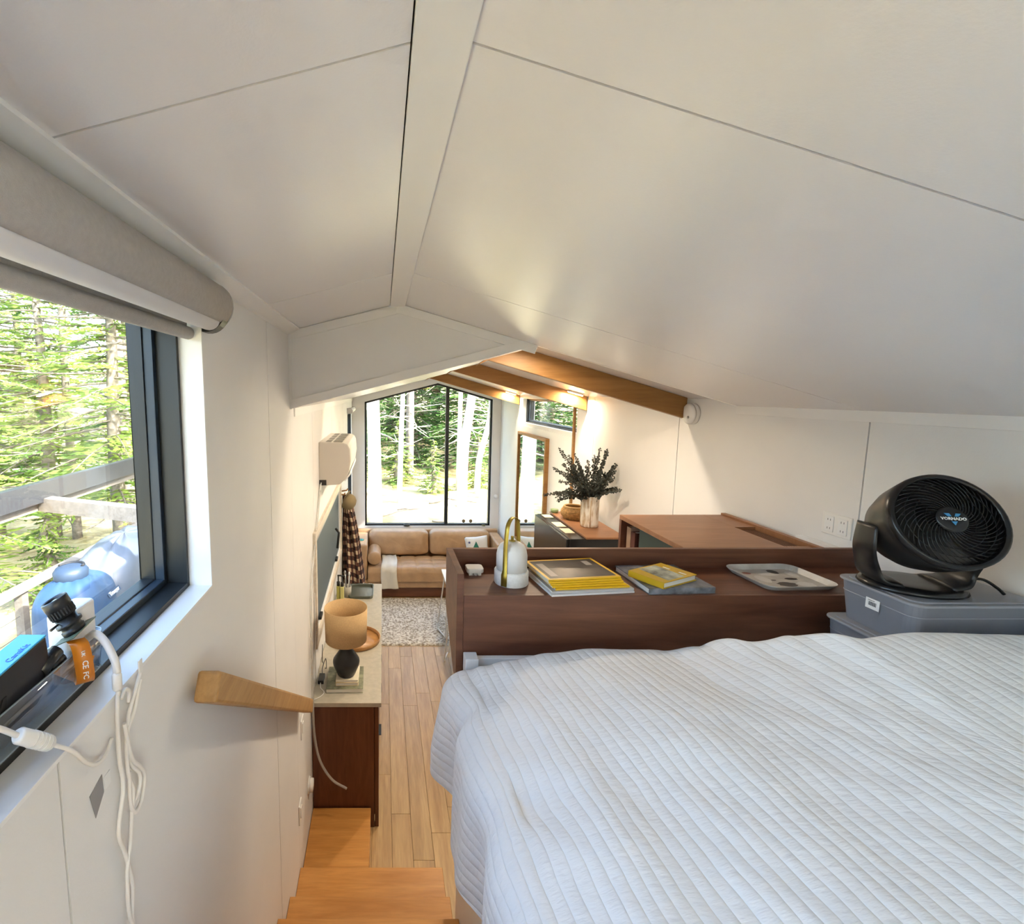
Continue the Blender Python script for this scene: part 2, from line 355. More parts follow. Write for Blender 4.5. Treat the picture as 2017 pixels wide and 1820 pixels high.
# ---------------------------------------------------------------- windows
def ring(mb, axis, at0, at1, u0, u1, v0, v1, w):
    """rectangular frame in the plane across axis"""
    for (a, b, c, d) in ((u0, u0+w, v0, v1), (u1-w, u1, v0, v1), (u0+w, u1-w, v0, v0+w), (u0+w, u1-w, v1-w, v1)):
        if axis == 'x': mb.box(at0, at1, a, b, c, d)
        else: mb.box(a, b, at0, at1, c, d)
    return mb
def side_window(name, wd, xin, out, reveal=0.063, glassx=0.165, fw=0.014, sw=0.019, liner=True):
    xa = xin+out*reveal; xb = xin+out*(glassx+0.03)
    t = thing(name, None, None, (xin, (wd[0]+wd[1])/2, wd[2]), kind='structure')
    s = lambda a, b: (min(a, b), max(a, b))
    ring(MB(), 'x', *s(xa, xb), wd[0], wd[1], wd[2], wd[3], fw).build('frame', 'black', t, bevel=0.002)
    ring(MB(), 'x', *s(xin+out*(glassx-0.045), xin+out*(glassx-0.012)), wd[0]+fw, wd[1]-fw, wd[2]+fw, wd[3]-fw, 0.016).build('sash', 'frameblue', t, bevel=0.002)
    ring(MB(), 'x', *s(xin+out*(glassx-0.02), xin+out*(glassx+0.02)), wd[0]+fw, wd[1]-fw, wd[2]+fw, wd[3]-fw, sw).build('sash', 'black', t, bevel=0.003)
    box('pane', 'glass', *s(xin+out*(glassx-0.003), xin+out*(glassx+0.003)), wd[0]+0.03, wd[1]-0.03, wd[2]+0.03, wd[3]-0.03, t)
    if liner:   # white boards lining the opening
        x0, x1 = s(xin-out*0.0005, xin+out*reveal); e = 0.006
        for (a, b, c, d) in ((wd[0]-e, wd[0]+e, wd[2], wd[3]), (wd[1]-e*0.2, wd[1]+e, wd[2], wd[3]), (wd[0], wd[1], wd[2]-e, wd[2]+e*0.2), (wd[0], wd[1], wd[3]-e*0.2, wd[3]+e)):
            box('reveal_board', 'white', x0, x1, a, b, c, d, t, bevel=0.0008)
    return t
N1 = side_window('window_1', W1, XL, -1)
N3 = side_window('window_3', W3, XL, -1, 0.0, 0.12, 0.03, liner=False)
N4 = side_window('window_4', W4, XR, 1, 0.05, 0.12)
# window over the console: pale wood casing, white frame, slate insect screen with dark latches
N2 = thing('window_2', None, None, (XL, 4.4, W2[2]), kind='structure')
ring(MB(), 'x', XL-0.004, XL+0.022, W2[0]-0.055, W2[1]+0.055, W2[2]-0.055, W2[3]+0.055, 0.058).build('casing', wood('pale_casing', (0.58, 0.50, 0.40), (0.74, 0.67, 0.57), 1, 8, 9, 0.5), N2, bevel=0.002)
ring(MB(), 'x', XL-0.07, XL+0.004, W2[0], W2[1], W2[2], W2[3], 0.028).build('frame', 'white', N2, bevel=0.002)
box('track', 'aluminium', XL-0.02, XL+0.008, W2[0]+0.03, W2[1]-0.03, W2[3]-0.05, W2[3]-0.030, N2)
box('screen', mat('slate_insect_screen', (0.085, 0.115, 0.14), 0.55, bump=0.25, bscale=900), XL-0.012, XL-0.009, W2[0]+0.02, W2[1]-0.02, W2[2]+0.02, W2[3]-0.04, N2)
for yy in (3.66, 4.98): MB().box(XL-0.008, XL+0.016, yy-0.05, yy+0.05, W2[2]+0.03, W2[2]+0.055).build('latch', 'blackmatte', N2, bevel=0.004)
for yy in (4.86,): MB().tube([(XL+0.01, yy, -1.36), (XL+0.045, yy-0.02, -1.40), (XL+0.03, yy-0.05, -1.55)], 0.012, 8).build('latch', 'blackmatte', N2)
MB().box(XL-0.07, XL-0.06, W2[0]+0.02, W2[1]-0.02, W2[2]+0.02, W2[3]-0.02).build('pane', 'glass', N2)
# far gable window
N5 = thing('window_5', None, None, ((GX0+GX1)/2, Y2, GZ0), kind='structure')
fwid = 0.036
def bar(p, q, wd, y0, y1, sd): return strip(p, q, wd, y0, y1, sd)
gp = [(GX0, GZ0), (GX1, GZ0), (GX1, gtop(GX1)), (rid, gtop(rid)), (GX0, gtop(GX0))]
mb = MB()
for p, q in zip(gp, gp[1:]+gp[:1]): b = strip(p, q, fwid, Y2+0.03, Y2+0.11, 1); mb.add(b.v, b.f)
mb.build('frame', 'black', N5, bevel=0.002)
box('mullion', 'black', 1.023-0.027, 1.023+0.027, Y2+0.035, Y2+0.105, GZ0+0.01, gtop(1.023)-0.01, N5, bevel=0.003)
for a, b in ((GX0+0.02, 1.023), (1.023, GX1-0.02)):
    top = [(b, gtop(b)-0.01)] + ([(rid, gtop(rid)-0.01)] if a < rid < b else []) + [(a, gtop(a)-0.01)]
    MB().prism([(a, GZ0+0.02), (b, GZ0+0.02)]+top, Y2+0.068, Y2+0.074).build('pane', 'glass', N5)
for p, q in zip(gp, gp[1:]+gp[:1]): strip(p, q, 0.008, Y2-0.002, Y2+0.03, 1).build('reveal_board', 'white', N5)
# unseen window behind the bed, added to bring fill daylight into the loft
N6 = thing('window_added_fill', None, None, ((bw[0]+bw[1])/2, Y0, bw[2]), kind='structure')
ring(MB(), 'y', Y0-0.12, Y0-0.05, bw[0], bw[1], bw[2], bw[3], 0.03).build('frame', 'black', N6)
MB().box(bw[0]+0.01, bw[1]-0.01, Y0-0.09, Y0-0.084, bw[2]+0.01, bw[3]-0.01).build('pane', 'glass', N6)
# ---------------------------------------------------------------- timber beams under the right slope
for i, (yy, xe, lab) in enumerate(((3.02, 1.838, 'nearest long fir beam ending beside the round smoke alarm'), (4.53, 1.852, 'middle fir beam crossing above the high window'), (6.76, 1.852, 'farthest fir beam under the ceiling before the gable window'))):
    d = 0.128; xi = 0.56
    t = MB().prism([(xi, zliv(xi)-0.02), (0.70, zliv(rid)-0.0), (rid, zliv(rid)-0.002), (xe, zliv(xe)-0.002), (xe, zliv(xe)-d), ((0.511-d-0.0387)/(SL+SR), 0.0387+SL*(0.511-d-0.0387)/(SL+SR)-0.004)], yy-0.022, yy+0.022).build('ceiling_beam', 'beam', bevel=0.0015)
    tag(t, lab, 'beam', 'fir ceiling beams')
# slim lights on the ceiling by the beams; the unseen ridge pair is added fill
def led(x, y, lab, e):
    ang = math.atan(SR)
    t = thing('ceiling_light', lab, 'light', (x, y, zliv(x)-0.004), (0, ang, 0), 'slim ceiling lights between the beams')
    MB().prism(rrect(-0.075, 0.075, -0.022, 0.022, 0.02), -0.012, 0.0, 'z').build('housing', 'white', t, local=True)
    MB().prism(rrect(-0.068, 0.068, -0.016, 0.016, 0.015), -0.015, -0.0121, 'z').build('diffuser', emit('warm_led', (1.0, 0.72, 0.36), 25), t, local=True)
    l = bpy.data.lights.new('led', 'AREA'); l.shape = 'RECTANGLE'; l.size = 0.13; l.size_y = 0.03; l.energy = e; l.color = (1.0, 0.84, 0.64); l.spread = math.radians(178)
    o = bpy.data.objects.new('led_lamp', l); COL.objects.link(o); o.parent = t; o.location = (0, 0, -0.02)
for x, y, lab, e in ((1.72, 4.44, 'warm slim light at the wall end between nearest and middle beams', 1.8), (1.72, 6.68, 'warm slim light at the wall end between middle and farthest beams', 1.8), (0.885, 2.68, 'slim light tucked just behind the hanging gable face', 2.5), (1.0, 3.12, 'added unseen fill light by the ridge just behind the nearest beam', 5.0), (1.0, 4.63, 'added unseen fill light by the ridge just behind the middle beam', 7.0)):
    led(x, y, lab, e)
# ---------------------------------------------------------------- stairs, platform box, handrail
ST = thing('staircase', 'oak staircase running down along the white left wall', 'staircase', (-0.07, 2.0, FZ))
TR = [(2.60, -2.775), (2.29, -2.615), (2.01, -2.41), (1.74, -2.21), (1.47, -2.01), (1.20, -1.81), (0.93, -1.61), (0.66, -1.41), (0.39, -1.21)]
for i, (yn, zt) in enumerate(TR):
    yb = TR[i+1][0]-0.02 if i+1 < len(TR) else Y0+0.002
    box('tread', 'stair', XL+0.002, 0.350, yb, yn, zt-0.032, zt, ST, bevel=0.003)
    zb = TR[i-1][1] if i else FZ
    box('riser', 'stair', XL+0.002, 0.348, yn-0.035, yn-0.018, zb+0.0005, zt-0.0325, ST)
PB = thing('platform_box', 'oak box step standing against the walnut console end', 'step', (-0.28, 2.86, FZ))
box('top_board', 'stair', XL+0.003, -0.084, 2.604, 3.112, -2.885, -2.86, PB, bevel=0.002)
box('side_board', 'stair', -0.106, -0.086, 2.606, 3.110, FZ, -2.8855, PB)
box('front_board', 'stair', XL+0.004, -0.1065, 3.09, 3.110, FZ, -2.8855, PB)
HR = thing('handrail', 'chunky square oak handrail sloping down the left wall', 'handrail', (-0.43, 1.9, -1.8))
a = Vector((-0.432, 1.135, -0.715)); b = Vector((-0.432, 2.66, -1.795)); d = (b-a).normalized(); n = Vector((0, -d.z, d.y))
MB().add([a+Vector((sx*0.029, 0, 0))+n*sz*0.036 for sx in (-1, 1) for sz in (-1, 1)] + [b+Vector((sx*0.029, 0, 0))+n*sz*0.036 for sx in (-1, 1) for sz in (-1, 1)],
         [[0, 1, 3, 2], [4, 6, 7, 5], [0, 4, 5, 1], [2, 3, 7, 6], [0, 2, 6, 4], [1, 5, 7, 3]]).build('rail', 'rail', HR, bevel=0.008, seg=2)
for t in (0.25, 0.8):
    p = a.lerp(b, t); box('bracket', 'rail', XL+0.0005, -0.4612, p.y-0.03, p.y+0.03, p.z-0.02, p.z+0.02, HR)
WP = struct(box('wall_platform', 'wall', 0.352, XR-0.002, Y0+0.002, 2.12, FZ+0.001, -1.13))
# ---------------------------------------------------------------- console along the left wall
CN = thing('console_cabinet', 'long walnut console cabinet with pale stone top along the left wall', 'cabinet', (-0.25, 4.15, FZ))
CY0, CY1, CZ = 3.128, 5.19, -2.076
box('end_panel', 'walnutZ', XL+0.004, -0.060, CY0-0.006, CY0+0.018, FZ+0.002, CZ-0.0305, CN, bevel=0.001)
box('corner_post', 'walnutZ', -0.056, -0.030, CY0, CY0+0.05, FZ+0.002, CZ-0.0305, CN, bevel=0.001)
box('body', 'walnutZ', XL+0.004, -0.052, CY0+0.0185, CY1, FZ+0.08, CZ-0.0305, CN)
box('plinth', 'blackmatte', XL+0.004, -0.10, CY0+0.02, CY1-0.02, FZ, FZ+0.0795, CN)
box('countertop', 'stone', XL+0.002, -0.012, 3.105, 5.20, CZ-0.030, CZ, CN, bevel=0.002)
ys = [CY0+0.055, 3.75, 4.25, 4.72, CY1]
for i in range(4):
    for j, (za, zb) in enumerate(((-2.93, -2.53), (-2.525, -2.115))):
        dr = box('drawer_front', 'walnutY', -0.0515, -0.032, ys[i]+0.003, ys[i+1]-0.003, za, zb, CN, bevel=0.001)
        box('tab_pull', 'black', -0.0318, -0.012, (ys[i]+ys[i+1])/2-0.06, (ys[i]+ys[i+1])/2+0.06, zb-0.004, zb-0.0005, dr)
# things on the console
def book(name, label, x0, x1, y0, y1, z0, z1, cover, rot=0, group=None, spine='x0'):
    t = thing(name, label, 'book', ((x0+x1)/2, (y0+y1)/2, z0), (0, 0, rot), group)
    BASE[t.name] = (0, 0, 0)
    hx, hy, h = (x1-x0)/2, (y1-y0)/2, z1-z0; c = min(0.003, h*0.15)
    MB().box(-hx+0.003, hx-0.003, -hy+0.004, hy-0.004, c, h-c).build('pages', 'paper', t, local=True)
    cb = MB().box(-hx, hx, -hy, hy, 0, c-0.0001).box(-hx, hx, -hy, hy, h-c+0.0001, h)
    if spine == 'y0': cb.box(-hx, hx, -hy, -hy+0.0029, c, h-c)
    else: cb.box(-hx, -hx+0.0029, -hy, hy, c, h-c)
    co = cb.build('cover', cover, t, local=True, bevel=0.0006, seg=1)
    return t
photo = mat('mossy_photo_cover', (0.17, 0.175, 0.11), 0.5, var=0.8, vscale=18)
book('coffee_table_book', 'wide picture book with mossy green cover lying on the console', -0.40, -0.142, 3.215, 3.50, CZ, CZ+0.032, photo, 0.02)
book('book', 'thick pale book directly under the black lamp', -0.335, -0.175, 3.25, 3.45, CZ+0.0322, CZ+0.056, mat('pale_book_cover', (0.62, 0.50, 0.30), 0.6), 0.03)
book('book', 'thin cream book on the pale book under the black lamp', -0.330, -0.172, 3.255, 3.445, CZ+0.0562, CZ+0.074, mat('cream_book_cover', (0.72, 0.66, 0.50), 0.6), -0.02)
L = thing('table_lamp', 'table lamp with beige linen drum shade and black faceted base', 'lamp', (-0.262, 3.33, CZ+0.0742))
lx, ly, lz = -0.262, 3.33, CZ+0.0742
MB().lathe([(0.0, 0.0), (0.058, 0.0), (0.064, 0.008), (0.092, 0.075), (0.096, 0.10), (0.092, 0.118), (0.040, 0.195), (0.030, 0.215), (0.018, 0.225), (0.012, 0.24)], (lx, ly, lz), 28).build('base', mat('black_ceramic', (0.013, 0.013, 0.014), 0.38, bump=0.05, bscale=120), L)
linen = mat('beige_linen', (0.56, 0.38, 0.19), 0.85, bump=0.25, bscale=420, var=0.08, vscale=120)
MB().lathe([(0.146, 0.262), (0.152, 0.50), (0.149, 0.50), (0.143, 0.262), (0.146, 0.262)], (lx, ly, lz), 40, cap=False).build('shade', linen, L)
MB().tube([(lx, ly, lz+0.24), (lx, ly, lz+0.30)], 0.010, 10).build('socket', 'brass', L)
MB().lathe([(0.0, 0.295), (0.018, 0.30), (0.030, 0.33), (0.026, 0.36), (0.0, 0.375)], (lx, ly, lz), 16).build('bulb', 'white', L)
mb = MB()
for k in range(3):
    an = k*2*PI/3+0.4; mb.tube([(lx+0.01*math.cos(an), ly+0.01*math.sin(an), lz+0.285), (lx+0.146*math.cos(an), ly+0.146*math.sin(an), lz+0.285)], 0.002, 5)
mb.build('shade_spider', 'chrome', L)
RT = thing('round_tray', 'round wooden tray with raised rim beside the black lamp', 'tray', (-0.225, 3.96, CZ))
traywood = wood('honey_tray_wood', (0.30, 0.13, 0.035), (0.48, 0.25, 0.08), 0, 12, 5, 0.35)
MB().lathe([(0.0, 0.0), (0.188, 0.0), (0.188, 0.012), (0.0, 0.012)], (-0.225, 3.96, CZ), 40).build('bottom', traywood, RT)
MB().lathe([(0.1885, 0.0), (0.20, 0.004), (0.204, 0.034), (0.196, 0.036), (0.1885, 0.012), (0.1885, 0.0)], (-0.225, 3.96, CZ), 40, cap=False).build('rim', traywood, RT)
SD = MB().prism(rrect(-0.345, -0.105, 4.80, 5.13, 0.03), CZ, CZ+0.006, 'z')
o_, i_ = rrect(-0.352, -0.098, 4.79, 5.14, 0.035), rrect(-0.338, -0.112, 4.805, 5.125, 0.03)
n = len(o_); SD.add([(x, y, CZ+0.002) for x, y in rrect(-0.345, -0.105, 4.80, 5.13, 0.03)] + [(x, y, CZ+0.028) for x, y in o_] + [(x, y, CZ+0.028) for x, y in i_] + [(x, y, CZ+0.0062) for x, y in i_], [[r*n+k_, r*n+(k_+1) % n, (r+1)*n+(k_+1) % n, (r+1)*n+k_] for r in range(3) for k_ in range(n)], True)
tag(SD.build('shallow_dish', mat('grey_green_glaze', (0.085, 0.095, 0.075), 0.22)), 'grey green rectangular dish with rounded corners at the console end', 'dish')
olive = mat('olive_yellow_label', (0.42, 0.40, 0.10), 0.5)
for x, y, c_, lab in ((-0.445, 4.74, olive, 'yellow green carton with a black pump top'), (-0.405, 4.72, mat('pale_yellow_carton', (0.60, 0.56, 0.22), 0.5), 'pale yellow carton with a black cap')):
    t = thing('soap_bottle', lab+' on the console', 'bottle', (x, y, CZ))
    MB().prism(rrect(x-0.017, x+0.017, y-0.03, y+0.03, 0.008), CZ, CZ+0.165, 'z').build('body', c_, t)
    MB().lathe([(0.016, 0.1652), (0.016, 0.205), (0.007, 0.210), (0.007, 0.265), (0.0, 0.265)], (x, y, CZ), 12).box(x-0.008, x+0.03, y-0.006, y+0.006, CZ+0.262, CZ+0.275).build('pump', 'blackmatte', t)
t = thing('utensil_cup', 'grey cup of brushes and scissors beside the yellow cartons', 'cup', (-0.362, 4.86, CZ))
MB().lathe([(0.0, 0.0), (0.036, 0.0), (0.040, 0.11), (0.036, 0.11), (0.033, 0.012), (0.0, 0.012)], (-0.362, 4.86, CZ), 20).build('cup', mat('warm_grey_cup', (0.45, 0.43, 0.38), 0.5), t)
for k, (dx, dy, hh, mm) in enumerate(((-0.012, 0.01, 0.21, 'blackmatte'), (0.012, -0.008, 0.235, 'white'), (0.016, 0.014, 0.20, 'blackmatte'), (-0.016, -0.01, 0.25, 'aluminium'))):
    mb = MB().tube([(-0.362+dx*0.6, 4.86+dy*0.6, CZ+0.014), (-0.362+dx*1.5, 4.86+dy*1.5, CZ+hh)], [0.004, 0.006], 6)
    mb.lathe([(0.0, 0), (0.010, 0.008), (0.011, 0.03), (0.0, 0.045)], (-0.362+dx*1.5, 4.86+dy*1.5, CZ+hh-0.008), 8).build('utensil', mm, t)
t = thing('power_adapter', 'black power adapter and loose cords beside the mossy picture book', 'adapter', (-0.445, 3.40, CZ))
MB().box(-0.468, -0.425, 3.32, 3.42, CZ, CZ+0.028).build('body', 'blackplastic', t, bevel=0.004)
MB().tube(spline([(-0.447, 3.32, CZ+0.012), (-0.44, 3.27, CZ+0.005), (-0.41, 3.22, CZ+0.004), (-0.43, 3.17, CZ+0.004), (-0.47, 3.135, CZ+0.004)]), 0.003, 6).build('cord', 'whiteplastic', t)
MB().tube(spline([(-0.447, 3.42, CZ+0.015), (-0.455, 3.50, CZ+0.02), (-0.44, 3.58, CZ+0.05), (-0.43, 3.52, CZ+0.004), (-0.47, 3.62, CZ+0.004), (-0.478, 3.70, CZ+0.10)]), 0.003, 6).build('cord', 'blackplastic', t)
# ---------------------------------------------------------------- wall air conditioner, its drain hose
AC = thing('air_conditioner', 'white wall mounted air conditioner high on the left wall', 'air conditioner', (-0.37, 4.17, -0.705))
acw = mat('aircon_white', (0.66, 0.63, 0.57), 0.4)
prof = [(XL, -0.372), (-0.300, -0.378), (-0.268, -0.392), (-0.252, -0.425), (-0.246, -0.52), (-0.258, -0.60), (-0.285, -0.655), (-0.33, -0.695), (XL, -0.708)]
MB().prism(prof, 3.735, 4.60).build('body', acw, AC, bevel=0.004)
MB().prism([(x+0.001*(x > XL+0.01), z) for x, z in prof], 3.715, 3.7345).build('end_cap', mat('aircon_end_cap', (0.52, 0.48, 0.43), 0.45), AC, bevel=0.006)
for r in range(2):
    for c in range(4):
        xa = -0.465+r*0.085; ya = 3.765+c*0.205
        MB().box(xa, xa+0.068, ya, ya+0.165, -0.3795, -0.3735).build('vent_slot', mat('vent_grey', (0.25, 0.24, 0.21), 0.6) if (r, c) == (0, 0) else bpy.data.materials['vent_grey'], AC)
box('cord_port', 'blackmatte', XL+0.002, XL+0.055, 3.711, 3.7148, -0.70, -0.66, AC)
MB().prism([(-0.2535, -0.60), (-0.262, -0.625), (-0.30, -0.672), (-0.292, -0.68), (-0.252, -0.63)], 3.76, 4.58).build('louver', 'white', AC)
hz = glass('milky_hose', (0.93, 0.93, 0.92), 0.12, 0.1, 0.32, (0.8, 0.78, 0.74))
tag(MB().tube(spline([(-0.478, 3.705, -0.695), (-0.476, 3.55, -0.86), (-0.474, 3.33, -1.05), (-0.472, 3.12, -1.30), (-0.470, 3.082, -1.65), (-0.469, 3.082, -2.08), (-0.460, 3.078, -2.30), (-0.425, 3.07, -2.47), (-0.345, 3.06, -2.60), (-0.245, 3.05, -2.66)]), 0.0085, 8).build('drain_hose', hz), 'clear plastic hose hanging over the end of the walnut console', 'hose')
MB().tube(spline([(-0.470, 3.707, -0.68), (-0.477, 3.62, -0.80), (-0.479, 3.50, -0.98), (-0.479, 3.36, -1.20), (-0.479, 3.315, -1.6), (-0.479, 3.31, -2.06)]), 0.004, 6).build('power_cord', 'whiteplastic', AC)
# ---------------------------------------------------------------- shirt and cap on pegs
pm = bpy.data.materials.new('brown_plaid'); t_, p_ = nodes(pm); NN = t_.nodes.new; LL = t_.links.new
uvn = NN('ShaderNodeUVMap'); sep = NN('ShaderNodeSeparateXYZ'); LL(uvn.outputs[0], sep.inputs[0])
def stripe(sock, freq, lo, hi, ph=0.0):
    a_ = NN('ShaderNodeMath'); a_.operation = 'MULTIPLY_ADD'; a_.inputs[1].default_value = freq; a_.inputs[2].default_value = ph; LL(sock, a_.inputs[0])
    f_ = NN('ShaderNodeMath'); f_.operation = 'FRACT'; LL(a_.outputs[0], f_.inputs[0])
    g_ = NN('ShaderNodeMath'); g_.operation = 'GREATER_THAN'; g_.inputs[1].default_value = lo; LL(f_.outputs[0], g_.inputs[0])
    l_ = NN('ShaderNodeMath'); l_.operation = 'LESS_THAN'; l_.inputs[1].default_value = hi; LL(f_.outputs[0], l_.inputs[0])
    m_ = NN('ShaderNodeMath'); m_.operation = 'MULTIPLY'; LL(g_.outputs[0], m_.inputs[0]); LL(l_.outputs[0], m_.inputs[1]); return m_.outputs[0]
sa, sb = stripe(sep.outputs[0], 8.5, 0.0, 0.52), stripe(sep.outputs[1], 10, 0.0, 0.52)
ad = NN('ShaderNodeMath'); LL(sa, ad.inputs[0]); LL(sb, ad.inputs[1])
dv = NN('ShaderNodeMath'); dv.operation = 'DIVIDE'; dv.inputs[1].default_value = 2; LL(ad.outputs[0], dv.inputs[0])
rp = NN('ShaderNodeValToRGB'); e = rp.color_ramp.elements; e[0].color = (0.62, 0.50, 0.34, 1); e[1].color = (0.018, 0.008, 0.008, 1); e[1].position = 0.95
mid = rp.color_ramp.elements.new(0.5); mid.color = (0.13, 0.055, 0.038, 1); LL(dv.outputs[0], rp.inputs[0]); LL(rp.outputs[0], p_.inputs['Base Color']); p_.inputs['Roughness'].default_value = 0.9
def shirt(u, v):
    z = lerp(-1.20, -2.30, v); wx = lerp(0.045, 0.125, v**0.8); wy = lerp(0.05, 0.23, v**0.7)
    an = 2*PI*u; fold = 1+0.13*math.sin(an*7+v*3)*min(1, v*3)+0.06*math.sin(an*12+1)
    x = XL+0.012+wx+wx*math.cos(an)*fold; y = 5.72+0.10*v+wy*math.sin(an)*fold
    return (max(x, XL+0.004), y, z+0.03*math.sin(an*2)*v)
SHT = thing('flannel_shirt', 'brown and cream plaid flannel shirt hanging on the left wall', 'shirt', (-0.40, 5.72, -2.30))
MB().grid(shirt, 56, 30, uv=lambda u, v: (u*1.6, v*1.1)).build('body', pm, SHT)
MB().grid(lambda u, v: (lerp(XL+0.10, XL+0.215, v**0.7)+0.032*math.cos(2*PI*u), 5.60+0.06*v+0.045*math.sin(2*PI*u), lerp(-1.38, -2.18, v)), 16, 18, uv=lambda u, v: (u*0.5+0.3, v*0.8+0.2)).build('sleeve', pm, SHT)
MB().tube([(XL, 5.72, -1.15), (XL+0.06, 5.72, -1.14), (XL+0.075, 5.72, -1.12)], 0.009, 8).build('peg', 'beam', SHT)
CAP = thing('baseball_cap', 'olive tan cap hung over the plaid shirt', 'cap', (-0.40, 5.52, -1.40))
capm = mat('olive_tan_cotton', (0.25, 0.19, 0.10), 0.9, bump=0.2, bscale=300)
ca = Vector((0.80, -0.35, -0.35)).normalized(); bx_ = Vector((0.45, 0.25, -0.85)); bx_ = (bx_-ca*bx_.dot(ca)).normalized(); q = frame3((0, 0, 0), bx_, ca.cross(bx_))
MB().lathe([(0.092, -0.01), (0.094, 0.02), (0.086, 0.055), (0.062, 0.085), (0.03, 0.10), (0.0, 0.103)], (-0.405, 5.50, -1.22), 24, q).build('crown', capm, CAP)
MB().grid(lambda u, v: q @ Vector((-(0.085+0.085*v*math.sin(PI*u)**0.6), (u-0.5)*0.17*(1-0.2*v), -0.008+0.02*math.sin(PI*u)*v)) + Vector((-0.405, 5.50, -1.22)), 12, 4).build('brim', capm, CAP, solid=0.004)
MB().tube([(XL, 5.47, -1.14), (XL+0.05, 5.47, -1.14), (XL+0.06, 5.47, -1.12)], 0.009, 8).build('peg', 'beam', CAP)
# ---------------------------------------------------------------- rolled blind of the narrow window
t = thing('roller_blind', 'small white rolled blind over the narrow window by the sofa', 'blind', (XL+0.03, 7.1, -0.27))
MB().tube([(XL+0.04, 6.70, -0.245), (XL+0.04, 7.52, -0.245)], 0.034, 16).build('roll', 'white', t)
for yy in (6.69, 7.523): MB().tube([(XL+0.04, yy, -0.245), (XL+0.04, yy+0.008, -0.245)], 0.040, 16).build('end_cap', 'aluminium', t)
box('bracket', 'aluminium', XL, XL+0.04, 6.682, 6.69, -0.28, -0.21, t)
# ---------------------------------------------------------------- sofa
SF = thing('sofa', 'tan leather two cushion sofa under the gable window', 'sofa', (0.69, 7.35, FZ))
SX0, SX1 = -0.455, 1.83
box('plinth', 'walnutX', SX0+0.05, SX1-0.05, 7.03, 7.70, FZ+0.0155, -2.862, SF)
box('base', 'leather', SX0, SX1, 6.99, 7.74, -2.860, -2.735, SF, bevel=0.02, seg=3)
def cushion(x0, x1, y0, y1, z0, z1, puff, tuft=0, nx=40, ny=20, face='z'):
    """soft cushion: a rounded box, puffed, with shallow tufting seams on its main face"""
    mb = MB(); 
    def sup(t, e=0.22): return math.copysign(abs(t)**e, t)
    nu, nv = nx, ny
    def fn(u, v):
        a_ = 2*PI*u; b_ = PI*(v-0.5)
        cx, cy, cz = sup(math.cos(a_))*sup(math.cos(b_)), sup(math.sin(a_))*sup(math.cos(b_)), sup(math.sin(b_))
        x = (x0+x1)/2+(x1-x0)/2*cx; y = (y0+y1)/2+(y1-y0)/2*cy; z = (z0+z1)/2+(z1-z0)/2*cz
        if face == 'z' and cz > 0.5: z += puff*(1-cx*cx)*(1-cy*cy)
        if face == 'y' and cy < -0.5: y -= puff*(1-cx**4)*(1-cz**4)
        return (x, y, z)
    return mb.grid(fn, nu, nv)
def seatfn(u, v):
    # v: 0 at the back, along the top, over the front edge, down the front
    x = lerp(SX0+0.235, SX1-0.235, u); s = v*0.68
    if s < 0.42: y, z = 7.46-s, -2.53
    elif s < 0.55:
        a_ = (s-0.42)/0.13*PI/2; y, z = 7.04-0.083*math.sin(a_), -2.53-0.083*(1-math.cos(a_))
    else: y, z = 6.957, -2.613-(s-0.55)*0.93
    gx = abs(math.sin(u*PI*7.5)); gy = abs(math.sin((s+0.03)/0.155*PI)) if s < 0.5 else 1
    q_ = 1-math.exp(-(gx*3.0))*0.9; r_ = 1-math.exp(-(gy*3.5))*0.9
    hgt = 0.020*q_*r_
    z += hgt if s < 0.5 else 0; y -= hgt*0.4 if s > 0.45 else 0
    return (x, y, z-0.012)
ct = MB().grid(seatfn, 150, 60); ct.box(SX0+0.236, SX1-0.236, 6.99, 7.46, -2.733, -2.56); ct.build('seat_cushion', 'leather', SF)
for (x0, x1) in ((SX0+0.235, 0.715), (0.725, SX1-0.16)):
    def backfn(u, v, x0=x0, x1=x1):
        a_ = 2*PI*u; b_ = PI*(v-0.5)
        sp = lambda t: math.copysign(abs(t)**0.3, t)
        cx, cz, cy = sp(math.cos(a_))*sp(math.cos(b_)), sp(math.sin(a_))*sp(math.cos(b_)), sp(math.sin(b_))
        x = (x0+x1)/2+(x1-x0)/2*cx; z = -2.325+0.19*cz; y = 7.555+0.10*cy+0.06*(z+2.5)
        if cy < 0:
            y -= 0.045*(1-cx**4)*(1-cz**4); wr = mnoise.noise(Vector((x*9+x0, z*5, 3)))*0.014 + mnoise.noise(Vector((x*22, z*9, 7)))*0.006; y += wr
        return (x, y, z)
    MB().grid(backfn, 72, 40).build('back_cushion', 'leather', SF)
box('back_frame', 'leather', SX0, SX1, 7.67, 7.755, -2.735, -2.16, SF, bevel=0.02, seg=3)
for xa, xb in ((SX0, SX0+0.225), (SX1-0.155, SX1)): box('arm', 'leather', xa, xb, 6.985, 7.66, -2.733, -2.20, SF, bevel=0.03, seg=4)
t = thing('bolster', 'tan leather round bolster cushion against the left sofa arm', 'cushion', (-0.135, 7.2, -2.52))
MB().lathe([(0.0, 0.0), (0.085, 0.002), (0.096, 0.014), (0.098, 0.03), (0.098, 0.40), (0.094, 0.418), (0.0, 0.42)], (-0.128, 6.985, -2.408), 28, Matrix.Rotation(-PI/2, 4, 'X')).build('body', 'leather', t)
MB().lathe([(0.098, 0.0), (0.1005, 0.003), (0.098, 0.006)], (-0.128, 7.002, -2.408), 28, Matrix.Rotation(-PI/2, 4, 'X')).build('piping', 'leather', t)
